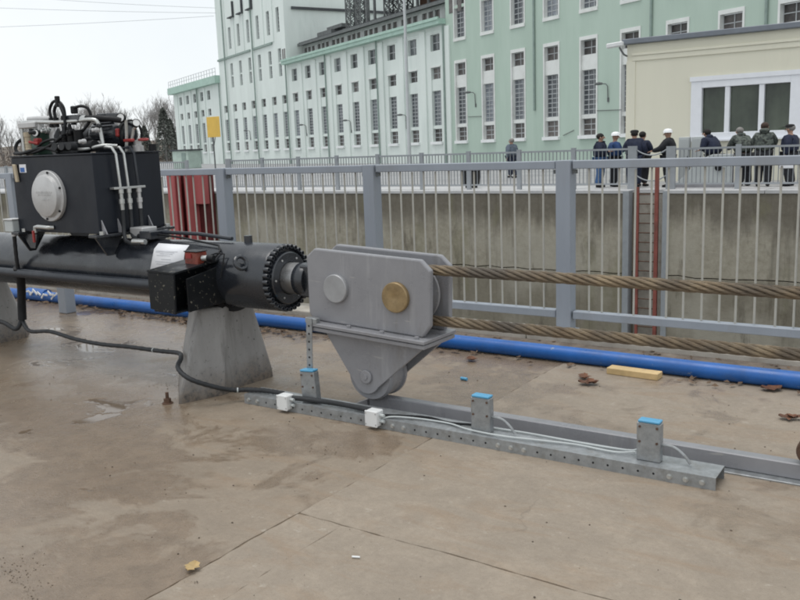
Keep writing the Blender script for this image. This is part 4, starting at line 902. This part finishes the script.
# ---------------------------------------------------------------- cream building
YB = 32.0
yb = thing('cream_building', (-8, YB, 0), 'low cream rendered building with grey roof edge and white window', 'building')
mb = MB(); X0, X1 = -11.1, 6.0
us = [X0, -8.62, -5.1, X1]; zs = [-.1, 1.50, 3.56, 5.02]
for i in range(3):
    for j in range(3):
        if i == 1 and j == 1: continue
        mb.add([(us[i], YB, zs[j]), (us[i+1], YB, zs[j]), (us[i+1], YB, zs[j+1]), (us[i], YB, zs[j+1])], [(0, 1, 2, 3)])
mb.add([(X0, YB, -.1), (X0, YB+7, -.1), (X0, YB+7, 5.02), (X0, YB, 5.02)], [(0, 1, 2, 3)])
for a, b in (((-8.62, 1.5), (-8.62, 3.56)), ((-5.1, 1.5), (-5.1, 3.56)), ((-8.62, 1.5), (-5.1, 1.5)), ((-8.62, 3.56), (-5.1, 3.56))):
    mb.add([(a[0], YB, a[1]), (b[0], YB, b[1]), (b[0], YB+.3, b[1]), (a[0], YB+.3, a[1])], [(0, 1, 2, 3)])
part(yb, 'wall', mb, M['cream'])
part(yb, 'roof_edge', MB().b6(X0-.15, X1+.15, YB-.18, YB+7.2, 5.03, 5.22), M['roofgrey'], .02)
part(yb, 'cornice_band', MB().b6(X0+.2, X1-.1, YB-.07, YB+.05, 4.60, 4.68), M['cream'], .01); part(yb, 'cornice_band', MB().b6(X0+.2, X1-.1, YB-.04, YB+.05, 4.42, 4.595), M['cream'])
part(yb, 'corner_quoin', MB().b6(X0-.02, X0+.32, YB-.03, YB+.3, -.1, 4.41), M['cream'])
wn = part(yb, 'window', MB().b6(-8.60, -5.12, YB+.16, YB+.18, 1.52, 3.54), M['darkglass'])
part(yb, 'interior', MB().b6(-8.6, -5.12, YB+.6, YB+.62, 1.45, 3.6), M['interior'])
fr = MB(); fr.b6(-8.72, -8.34, YB-.06, YB+.2, 1.44, 3.64); fr.b6(-5.42, -5.02, YB-.06, YB+.2, 1.44, 3.64); fr.b6(-8.34, -5.42, YB-.061, YB+.2, 3.28, 3.641); fr.b6(-8.34, -5.42, YB-.061, YB+.2, 1.439, 1.70)
fr.b6(-7.55, -7.39, YB-.03, YB+.2, 1.70, 3.28); fr.b6(-6.42, -6.25, YB-.03, YB+.2, 1.70, 3.28)
part(wn, 'window_frame', fr, M['frame'], .01)
part(wn, 'sill', MB().b6(-8.78, -4.98, YB-.2, YB-.062, 1.40, 1.46), M['frame'])
part(wn, 'head_board', MB().b6(-8.76, -4.98, YB-.09, YB-.062, 3.52, 3.68), M['frame'])
r = thing('security_camera', (-11.15, YB-.3, 4.6), 'white security camera on a bracket at the cream building corner', 'camera')
part(r, 'housing', MB().box((-11.42, YB-.42, 5.02), (.62, .2, .17), Matrix.Rotation(rad(-4), 3, 'Y')), M['white'], .03)
part(r, 'bracket', MB().tube([(-11.1, YB-.03, 4.62), (-11.12, YB-.3, 4.66), (-11.2, YB-.4, 4.82), (-11.25, YB-.42, 4.93)], .035, 6), M['lattice'])

# ---------------------------------------------------------------- far railing, in two runs with a chained gap at the ladder
RY = 26.9
def far_railing(x0, x1, lab, thick, top, gap=2.0):
    r = thing('far_railing', ((x0+x1)/2, RY, 0), lab, 'railing', 'railings on the far quay')
    n = max(1, round((x1-x0)/gap)); br = MB()
    for i in range(n+1):
        x = x0+(x1-x0)*i/n; w_ = .14 if (thick and i in (0, n)) else .075
        part(r, 'post', MB().b6(x-w_, x+w_, RY-.05, RY+.05, 0, top+.06), M['farrail'])
        if i < n:
            a, b = x+w_+.003, x+(x1-x0)/n-.08
            part(r, 'top_rail', MB().b6(a, b, RY-.03, RY+.03, top-.06, top), M['farrail']); part(r, 'bottom_rail', MB().b6(a, b, RY-.025, RY+.025, .14, .19), M['farrail'])
            m_ = int((b-a)/.125)
            for k in range(1, m_): br.b6(a+(b-a)*k/m_-.011, a+(b-a)*k/m_+.011, RY-.011, RY+.011, .191, top-.061)
    o = part(r, 'infill_bars', br, M['farbar']); o['kind'] = 'stuff'
far_railing(-27.0, -9.12, 'long grey barred railing on the far quay, left of the ladder', True, 1.30)
far_railing(-7.9, 10, 'grey barred railing on the far quay, right of the ladder', True, 1.26, 2.1)
far_railing(-60, -29.6, 'far grey railing beyond the red column on the far quay', False, 1.3)
chn = thing('barrier_chain', (-8.5, RY, 1.2), 'sagging chain closing the railing gap above the ladder', 'chain')
for z in (1.22, .42): part(chn, 'chain', MB().tube([(-8.97+.92*i/12, RY, z-.16*(1-((i-6)/6)**2)) for i in range(13)], .022, 6), M['farrail'])
# mirrored pulley carriage, cabinets and small things on the far quay
r = thing('far_carriage', (-7.2, 27.7, 0), 'grey plate of the opposite pulley carriage behind the far railing', 'carriage')
part(r, 'side_plate', MB().prism([(-7.95, .12), (-6.25, .12), (-6.25, 1.02), (-6.85, 1.02), (-7.25, .86)], 'y', 27.66, 27.70), M['cabinet'], .01)
part(r, 'side_plate', MB().prism([(-7.95, .12), (-6.25, .12), (-6.25, 1.02), (-6.85, 1.02), (-7.25, .86)], 'y', 27.88, 27.92), M['steel_light'], .01)
part(r, 'pin_head', MB().cyl((-6.65, 27.655, .62), (-6.65, 27.61, .62), .11, n=20), M['rubber'])
part(r, 'bed_plate', MB().b6(-8.0, -6.2, 27.6, 27.98, 0, .115), M['steel_light'])
for x, lab in ((-8.24, 'pale grey control cabinet behind the far railing, left one of two'), (-7.82, 'pale grey control cabinet behind the far railing, right one of two')):
    r = thing('control_cabinet', (x, 29.6, 0), lab, 'cabinet', 'control cabinets on the far quay')
    part(r, 'case', MB().b6(x-.18, x+.18, 29.5, 29.7, 0, 1.58), M['cabinet'], .015); part(r, 'door', MB().b6(x-.155, x+.155, 29.485, 29.499, .15, 1.52), M['cabinet'], .006); part(r, 'handle', MB().b6(x+.12, x+.15, 29.465, 29.484, .8, .95), M['rubber'])
r = thing('dark_bin', (-15.6, 28.0, 0), 'small dark box standing on the far quay behind the railing', 'bin')
part(r, 'body', MB().prism([(-15.85, .12), (-15.35, .12), (-15.3, .62), (-15.9, .62)], 'y', 27.8, 28.2), M['rubber'], .02); part(r, 'lid', MB().b6(-15.93, -15.27, 27.76, 28.24, .621, .70), M['conduit'], .02)
part(r, 'foot', MB().b6(-15.8, -15.4, 27.9, 28.1, 0, .119), M['rubber'])
r = thing('notice_plate', (-4.57, RY-.04, .6), 'small white notice plate hung on the far railing at the right', 'sign')
part(r, 'plate', MB().box((-4.57, RY-.05, .67), (.36, .012, .14)), M['paper']); part(r, 'frame', MB().box((-4.57, RY-.042, .67), (.39, .006, .17)), M['alu'])
# board on a pole, hut, mast
S0 = V((-62.0, 60, 0))
r = thing('yellow_sign', tuple(S0), 'plain yellow board on a thin pole before the pale tower', 'sign')
part(r, 'board', MB().box(S0+V((.2, -.08, 4.15)), (1.75, .05, 1.95)), M['yellow'], .02)
part(r, 'pole', MB().cyl(S0+V((-.02, 0, 0)), S0+V((-.02, 0, 5.0)), .07, n=8), M['lattice']); part(r, 'brace', MB().cyl(S0+V((.0, -.02, 2.2)), S0+V((.35, -.05, 3.3)), .04, n=6), M['lattice'])
H0 = V((-78, 70, 0))
r = thing('small_hut', tuple(H0), 'small weathered pale green hut with dark flat roof beyond the lock', 'hut')
part(r, 'wall', MB().b6(-79.4, -76.7, 70, 72, 0, 2.05), M['hut'], .02); part(r, 'roof', MB().b6(-79.6, -76.5, 69.8, 72.2, 2.06, 2.22), M['roofdark']); part(r, 'door', MB().b6(-77.8, -77.1, 69.96, 69.995, 0, 1.8), M['drain'])
P0 = V((-41.6, 63.6, 0))
r = thing('lamp_mast', tuple(P0), 'very tall pale lamp mast before the pale wing', 'lamp post')
part(r, 'mast', MB().cyl(P0, P0+V((0, 0, 22)), .17, .10, n=10), M['mast']); part(r, 'base', MB().cyl(P0, P0+V((0, 0, .8)), .24, n=10), M['mast'])
part(r, 'lamp_head', MB().tube([P0+V((0, 0, 21.9)), P0+V((-.8, -.8, 22.4)), P0+V((-1.6, -1.6, 22.4))], [.06, .07, .12], 8), M['mast'])
for k, (a, b) in enumerate((((0, 8), (216, 13)), ((0, 27), (214, 16)), ((60, 0), (216, 8)))):
    def ray(x, y, dist): return EYE+(fw+r2*((x-400)/850)-u2*((y-300)/850))*dist
    A, B = ray(a[0], a[1], 95), ray(b[0], b[1], 92); pts = [B+(A-B)*(i/5)-V((0, 0, .30*(i/5)*(3.2-i/5)-.66*(i/5))) for i in range(0, 17)]
    solo('power_line', MB().tube(pts, .022, 4), M['wire'], ('thin overhead wire crossing the sky to the tower, top of three', 'thin overhead wire crossing the sky to the tower, lowest of three', 'thin overhead wire near the top edge of the sky, left of the tower')[(1 if k == 1 else 2 if k == 2 else 0)], 'wire', 'overhead wires')

# ================================================================ people on the far quay
skin = paint('skin', (.42, .25, .18), .55, .08, 8)
def cloth(name, c, sc=9, camo=None):
    if not camo: return paint('cloth_'+name, c, .85, .22, sc, bs=.25)
    t = NT('cloth_'+name); cc = t.mix(t.ramp(t.noise(9, 2), .45, .52), c, camo[0]); cc = t.mix(t.ramp(t.noise(13, 2, .5, t.mapping((1, 1.3, 1))), .55, .6), cc, camo[1]); return t.out(cc, .85)
CL = {'navy': cloth('navy', (.012, .018, .042)), 'blue': cloth('blue', (.02, .055, .16)), 'dark': cloth('dark', (.014, .015, .019)), 'jeans': cloth('jeans', (.05, .12, .27)),
      'grey': cloth('grey', (.10, .125, .16)), 'camo': cloth('camo', (.045, .055, .05), camo=((.10, .115, .10), (.018, .02, .018))), 'brown': cloth('brown', (.05, .03, .022)),
      'hairdark': cloth('hairdark', (.012, .010, .009)), 'hairgrey': cloth('hairgrey', (.20, .19, .18)), 'black': cloth('black', (.01, .01, .011))}
helm = paint('white_helmet', (.82, .83, .84), .3, .03, 5)
def skinobj(name, parent, verts, edges, radii, mat, root=0, sub=1):
    me = bpy.data.meshes.new(name); me.from_pydata(verts, edges, []); me.materials.append(mat)
    o = link(name, me, parent); o.modifiers.new('skin', 'SKIN').use_smooth_shade = True
    if not me.skin_vertices: return o
    for i, r_ in enumerate(radii):
        d = me.skin_vertices[0].data[i]; d.radius = r_ if isinstance(r_, tuple) else (r_, r_); d.use_root = i == root
    s_ = o.modifiers.new('sub', 'SUBSURF'); s_.levels = sub; s_.render_levels = sub
    return o
def person(x, y, face, lab, top, legs, hair=None, hat=None, H=1.75, arms=('hang', 'hang'), lean=0., hood=False, step=.0, headturn=0.):
    """x, y feet on the far quay; face: heading in degrees (0 = +Y, away; 180 = towards the lock)"""
    r = thing('person', (x, y, 0), lab, 'person', 'people gathered on the far quay'); r.rotation_euler.z = rad(face); r.scale = (1.16, 1.16, 1.02)
    k = H/1.75
    def L(p): return (p[0]*k, p[1]*k, p[2]*k)
    le = lean
    J = {'pel': (0, 0, .95), 'sp': (0, .03*0+le*.10, 1.12), 'ch': (0, le*.28, 1.32), 'nb': (0, le*.42, 1.46), 'nk': (0, le*.46+.01, 1.53), 'hd': (0, le*.50+.025, 1.62), 'tp': (0, le*.50+.02, 1.70)}
    for s_, sg in (('r', 1), ('l', -1)):
        a = arms[0 if sg > 0 else 1]
        J['sh'+s_] = (.185*sg, le*.36, 1.415)
        if a == 'hang': J['el'+s_] = (.235*sg, le*.30-.03, 1.14); J['wr'+s_] = (.225*sg, le*.30+.05, .90)
        elif a == 'pocket': J['el'+s_] = (.27*sg, le*.2-.08, 1.15); J['wr'+s_] = (.19*sg, le*.2+.10, .98)
        elif a == 'front': J['el'+s_] = (.24*sg, le*.3+.04, 1.16); J['wr'+s_] = (.06*sg, le*.3+.25, 1.17)
        elif a == 'reach': J['el'+s_] = (.24*sg, le*.3+.16, 1.18); J['wr'+s_] = (.16*sg, le*.3+.40, 1.12)
        elif a == 'back': J['el'+s_] = (.25*sg, le*.2-.14, 1.16); J['wr'+s_] = (.05*sg, le*.2-.17, .98)
        e, w_ = V(J['el'+s_]), V(J['wr'+s_]); d = (w_-e).normalized(); J['pm'+s_] = tuple(w_+d*.07)
        side = V((-sg, 0, 0)); side = (side-d*side.dot(d)).normalized(); nr = d.cross(side)
        for i, (o_, ln_) in enumerate(((.030, .060), (.010, .070), (-.010, .066), (-.030, .052))):
            b = V(J['pm'+s_])+side*o_+d*.02; J['f%d%s' % (i, s_)] = tuple(b+d*ln_*.5); J['g%d%s' % (i, s_)] = tuple(b+d*ln_*.85-nr*sg*.02)
        b = w_+d*.03+side*.03; J['t'+s_] = tuple(b+side*.015+d*.015); J['u'+s_] = tuple(b+side*.025+d*.05)
        J['hp'+s_] = (.095*sg, 0, .90); J['kn'+s_] = (.10*sg, .02+step*.16*sg, .50); J['an'+s_] = (.105*sg, -.02+step*.26*sg-.03, .085); J['to'+s_] = (.125*sg, .14+step*.26*sg-.03, .035)
    names = list(J); idx = {n: i for i, n in enumerate(names)}
    E_ = [('pel', 'sp'), ('sp', 'ch'), ('ch', 'nb'), ('nb', 'nk'), ('nk', 'hd'), ('hd', 'tp')]
    for s_ in 'rl':
        E_ += [('ch', 'sh'+s_), ('sh'+s_, 'el'+s_), ('el'+s_, 'wr'+s_), ('wr'+s_, 'pm'+s_), ('wr'+s_, 't'+s_), ('t'+s_, 'u'+s_), ('pel', 'hp'+s_), ('hp'+s_, 'kn'+s_), ('kn'+s_, 'an'+s_), ('an'+s_, 'to'+s_)]
        for i in range(4): E_ += [('pm'+s_, 'f%d%s' % (i, s_)), ('f%d%s' % (i, s_), 'g%d%s' % (i, s_))]
    RD = {'pel': (.13, .09), 'sp': (.12, .085), 'ch': (.14, .10), 'nb': (.07, .06), 'nk': .052, 'hd': (.10, .12), 'tp': (.08, .095), 'sh': .055, 'el': .04, 'wr': .028, 'pm': (.034, .018), 'hp': .085, 'kn': .055, 'an': .04, 'to': .035, 't': .012, 'u': .010}
    def rad_(n):
        if n in RD: q = RD[n]
        elif n[:2] in RD: q = RD[n[:2]]
        elif n[0] in 'fg': q = .0095
        else: q = RD[n[0]]
        return q
    def sk(name, keep, mult, mat, over={}):
        ns = [n for n in names if n in keep or n[:2] in keep]; ii = {n: i for i, n in enumerate(ns)}
        return skinobj(name, r, [L(J[n]) for n in ns], [(ii[a], ii[b]) for a, b in E_ if a in ii and b in ii], [tuple(c*k for c in (over.get(n, over.get(n[:2])) or (rad_(n) if isinstance(rad_(n), tuple) else (rad_(n),)*2))) if (n in over or n[:2] in over) else tuple(c*mult*k for c in (rad_(n) if isinstance(rad_(n), tuple) else (rad_(n),)*2)) for n in ns], mat, ii.get('pel', 0))
    body = sk('body', names, 1, skin)
    sk('jacket', ('pel', 'sp', 'ch', 'nb', 'sh', 'el', 'wr'), 1.22, CL[top], {'pel': (.275, .225), 'sp': (.275, .235), 'ch': (.27, .22), 'nb': (.15, .13), 'sh': (.13, .13), 'el': (.10, .10), 'wr': (.062, .062)})
    sk('trousers', ('pel', 'hp', 'kn', 'an'), 1.2, CL[legs], {'pel': (.19, .15), 'hp': (.14, .14), 'kn': (.112, .112), 'an': (.095, .095)})
    for s_ in 'rl':
        a, b = V(L(J['an'+s_])), V(L(J['to'+s_])); part(r, 'shoe', MB().tube([a+V((0, -.04, -.03)), (a+b)/2+V((0, 0, -.012)), b+V((0, .02, 0))], [.045, .05, .03], 8), CL['black'], local=True)
    hd = V(L(J['hd'])); R_ = Matrix.Rotation(rad(headturn), 3, 'Z')
    part(r, 'nose', MB().cyl(hd+R_ @ V((0, .095, .0)), hd+R_ @ V((0, .125, -.02)), .012, .018, n=8), skin, local=True)
    for sx_ in (-1, 1):
        part(r, 'eye', MB().ball(hd+R_ @ V((.035*sx_, .092, .015)), .011, 8, 5), CL['hairdark'], local=True); part(r, 'ear', MB().ball(hd+R_ @ V((.088*sx_, 0, -.005)), (.014, .022, .032), 8, 5), skin, local=True)
    part(r, 'mouth', MB().box(hd+R_ @ V((0, .095, -.055)), (.045, .012, .008)), CL['brown'], local=True)
    c = hd+V((0, -.012, .03))
    if hat == 'helmet':
        part(r, 'helmet', MB().lathe(c+V((0, .01, .02)), (0, 0, 1), [(0, .160), (.004, .162), (.008, .128), (.05, .126), (.09, .108), (.12, .068), (.13, 0)], 20), helm, local=True)
    if hat == 'cap':
        part(r, 'cap', MB().lathe(c+V((0, .01, .03)), (0, 0, 1), [(0, .115), (.04, .118), (.075, .10), (.09, .05), (.092, 0)], 18), CL['black'], local=True)
        part(r, 'cap_peak', MB().box(c+R_ @ V((0, .13, .04)), (.15, .09, .012)), CL['black'], local=True)
    if hair:
        part(r, 'hair', MB().ball(c+R_ @ V((0, -.016, .012)), (.100, .112, .105), 14, 10), CL[hair], local=True)
    if hood:
        part(r, 'hood', MB().ball(V(L(J['nk']))+V((0, -.075, -.01)), (.13, .085, .085), 14, 8), CL[top], local=True)
    return r
def at(x, Y_): return yp(x, 172, Y_).x
for (x, Y_, f_, lab, top, legs, kw) in (
    (512, 36.0, 75, 'lone balding man in a grey-blue jacket walking on the far quay', 'grey', 'navy', dict(hair='hairgrey', step=.9, H=1.76)),
    (600, 27.9, -80, 'dark-haired man in navy jacket and blue jeans, leftmost of the group', 'navy', 'jeans', dict(hair='hairdark', arms=('front', 'pocket'), H=1.76)),
    (614.5, 28.3, -55, 'man in white helmet and blue jacket beside the man in jeans', 'blue', 'dark', dict(hat='helmet', arms=('front', 'hang'), H=1.76)),
    (634, 27.7, 20, 'broad man in dark cap and long navy coat at the chained gap', 'navy', 'navy', dict(hat='cap', hair='hairdark', arms=('pocket', 'front'), H=1.82)),
    (642, 28.5, -15, 'man in navy coat half hidden behind the broad man in the cap', 'navy', 'dark', dict(hair='hairdark', arms=('front', 'front'), H=1.77)),
    (668, 28.0, 95, 'man in white helmet and black jacket facing left at the ladder', 'dark', 'dark', dict(hat='helmet', arms=('front', 'reach'), H=1.79)),
    (714, 28.2, 70, 'man in blue hooded jacket leaning over the grey carriage plate', 'navy', 'dark', dict(hair='hairdark', arms=('reach', 'front'), lean=.5, hood=True, H=1.76)),
    (744, 28.4, 40, 'stooping figure in hooded camouflage jacket by the railing', 'camo', 'dark', dict(hair='hairgrey', arms=('front', 'reach'), lean=.6, hood=True, H=1.78)),
    (763, 28.0, 10, 'tall brown-haired man in camouflage jacket with his back turned', 'camo', 'dark', dict(hair='brown', arms=('front', 'front'), hood=True, H=1.90)),
    (789, 28.2, 80, 'grey-haired man in black cap and navy jacket at the far right', 'navy', 'dark', dict(hat='cap', hair='hairgrey', arms=('front', 'hang'), H=1.80))):
    person(at(x, Y_), Y_, f_, lab, top, legs, **kw)

# ================================================================ distant bank and bare trees
bk = MB(); N = 60
def bank_h(x): return 1.5+3.2*(.5+.5*sin(x*.013+1))+1.2*sin(x*.05)
for i in range(N+1):
    x = -520+i*9
    for y, h in ((150, -.3), (168, bank_h(x)*.5), (200, bank_h(x)), (330, bank_h(x)+6)): bk.v.append((x, y, h))
for i in range(N):
    for j in range(3): bk.f.append((i*4+j, (i+1)*4+j, (i+1)*4+j+1, i*4+j+1)); bk.sm.append(True)
struct('distant_bank', bk, M['earth'])
def bare_tree(rng, H):
    mb = MB()
    def grow(p, d, L, r_, lev):
        n = 3; pts = [p]; q = p; dd = d
        for i in range(n):
            dd = (dd+V((rng.gauss(0, .13), rng.gauss(0, .13), rng.gauss(.05, .07)))).normalized(); q = q+dd*(L/n); pts.append(q)
        mb.tube(pts, [r_*(1-.55*i/n) for i in range(n+1)], 4 if lev else 6)
        if lev >= 5: return
        nb = 5 if lev < 2 else 4 if lev == 2 else 3
        for k in range(nb):
            i = rng.choice((1, 2, 3, 3)) if lev else rng.choice((1, 2, 2, 3, 3)); a = rng.uniform(0, 2*pi); sp = rng.uniform(.35, .75)
            nd = (dd+V((cos(a)*sp, sin(a)*sp, .25))).normalized(); grow(pts[i], nd, L*rng.uniform(.55, .78), max(r_*.48, .017), lev+1)
    grow(V((0, 0, 0)), V((0, 0, 1)), H*.34, H*.017, 0)
    return mb
rngs = random.Random(11); protos = [bare_tree(random.Random(20+k), 15) for k in range(4)]
pm_ = [(p.mesh('branches', M['bark'])) for p in protos]
def pxy(x, Y_):   # ground point below picture column x at world Y
    d = fw+r2*((x-400)/850)-u2*((150-300)/850); t_ = Y_/d.y; return d.x*t_
spots = [(-14, 168, 15), (3, 165, 16.5), (10, 175, 15), (19, 162, 14), (25, 178, 13), (33, 170, 14), (42, 165, 17), (50, 172, 18), (57, 180, 16), (68, 170, 15.5), (77, 166, 17.5), (85, 175, 18.5), (91, 168, 18), (98, 172, 17.5), (106, 178, 16.5), (113, 170, 17), (121, 168, 18.5), (129, 174, 16), (137, 170, 12), (150, 160, 15), (157, 172, 17), (163, 165, 18), (169, 158, 17.5), (176, 170, 16), (183, 165, 16)]
for i, (x, Y_, H) in enumerate(spots):
    X = pxy(x, Y_); z = bank_h(X)*.5 if Y_ > 160 else 0
    nth = ('first', 'second', 'third', 'fourth', 'fifth', 'sixth', 'seventh', 'eighth', 'ninth', 'tenth', 'eleventh', 'twelfth', 'thirteenth', 'fourteenth', 'fifteenth', 'sixteenth', 'seventeenth', 'eighteenth', 'nineteenth')
    lab = 'bare winter tree on the distant bank, %s from the left edge' % nth[i] if x < 140 else 'bare winter tree left of the power house, %s from the tank' % nth[i-19]
    r = thing('bare_tree', (X, Y_, z*.8), lab, 'tree', 'bare trees on the distant bank')
    o = link('branches', pm_[i % 4], r); s_ = H/15*1.12; o.scale = (s_*.85, s_*.85, s_); o.rotation_euler.z = rngs.uniform(0, 6)
    part(r, 'trunk', MB().tube([(0, 0, -.6), (.05, 0, 1.5), (0, .05, 4)], [.34, .27, .2], 7), M['bark'], local=True)
def conifer(x, Y_, H, lab):
    X = pxy(x, Y_); r = thing('conifer', (X, Y_, 0), lab, 'tree', 'dark conifers on the distant bank'); g = random.Random(int(x)); mb = MB()
    part(r, 'trunk', MB().cyl((0, 0, 0), (0, 0, H*.95), .25, .04, n=7), M['bark'], local=True)
    for k in range(1500):
        t_ = g.random()**.8; z = H*(.08+.9*t_); R_ = (1-t_)**.7*H*.22*(.5+.5*g.random())+.15; a = g.uniform(0, 2*pi); c = V((R_*cos(a), R_*sin(a), z-.25*R_)); L_ = g.uniform(.25, .6); Rm = Matrix.Rotation(a, 3, 'Z') @ Matrix.Rotation(g.uniform(-.1, .8), 3, 'Y') @ Matrix.Rotation(g.uniform(-1, 1), 3, 'X')
        mb.add([c+Rm @ V(p) for p in ((-L_, 0, 0), (0, -L_*.4, 0), (L_, 0, -.1), (0, L_*.4, 0))], [(0, 1, 2, 3)])
    part(r, 'crown', mb, M['conifer'], local=True)
conifer(146, 150, 9.5, 'short dark conifer on the bank just right of the tank'); conifer(166, 146, 13.5, 'tall dark conifer close to the left corner of the power house'); conifer(172, 152, 11, 'dark conifer partly hidden by the corner of the power house')
sc2 = MB(); g = random.Random(5)
for k in range(15000):
    x = g.uniform(-30, 195); Y_ = g.uniform(148, 170); X = pxy(x, Y_); z = g.random()**1.3*7.5*(.75+.25*sin(X*.11)+.2*sin(X*.31)); L_ = g.uniform(.12, .55); Rm = Matrix.Rotation(g.uniform(0, 6), 3, 'Z') @ Matrix.Rotation(g.uniform(-1.5, 1.5), 3, 'X')
    sc2.add([V((X, Y_, z))+Rm @ V(p) for p in ((-L_*.25, 0, 0), (0, -L_*.2, L_), (L_*.25, 0, 0), (0, L_*.1, -L_))], [(0, 1, 2, 3)])
tag(link('thicket', sc2.mesh('thicket', M['scrub'])), 'brown winter thicket at the foot of the distant trees', 'thicket', kind='stuff')
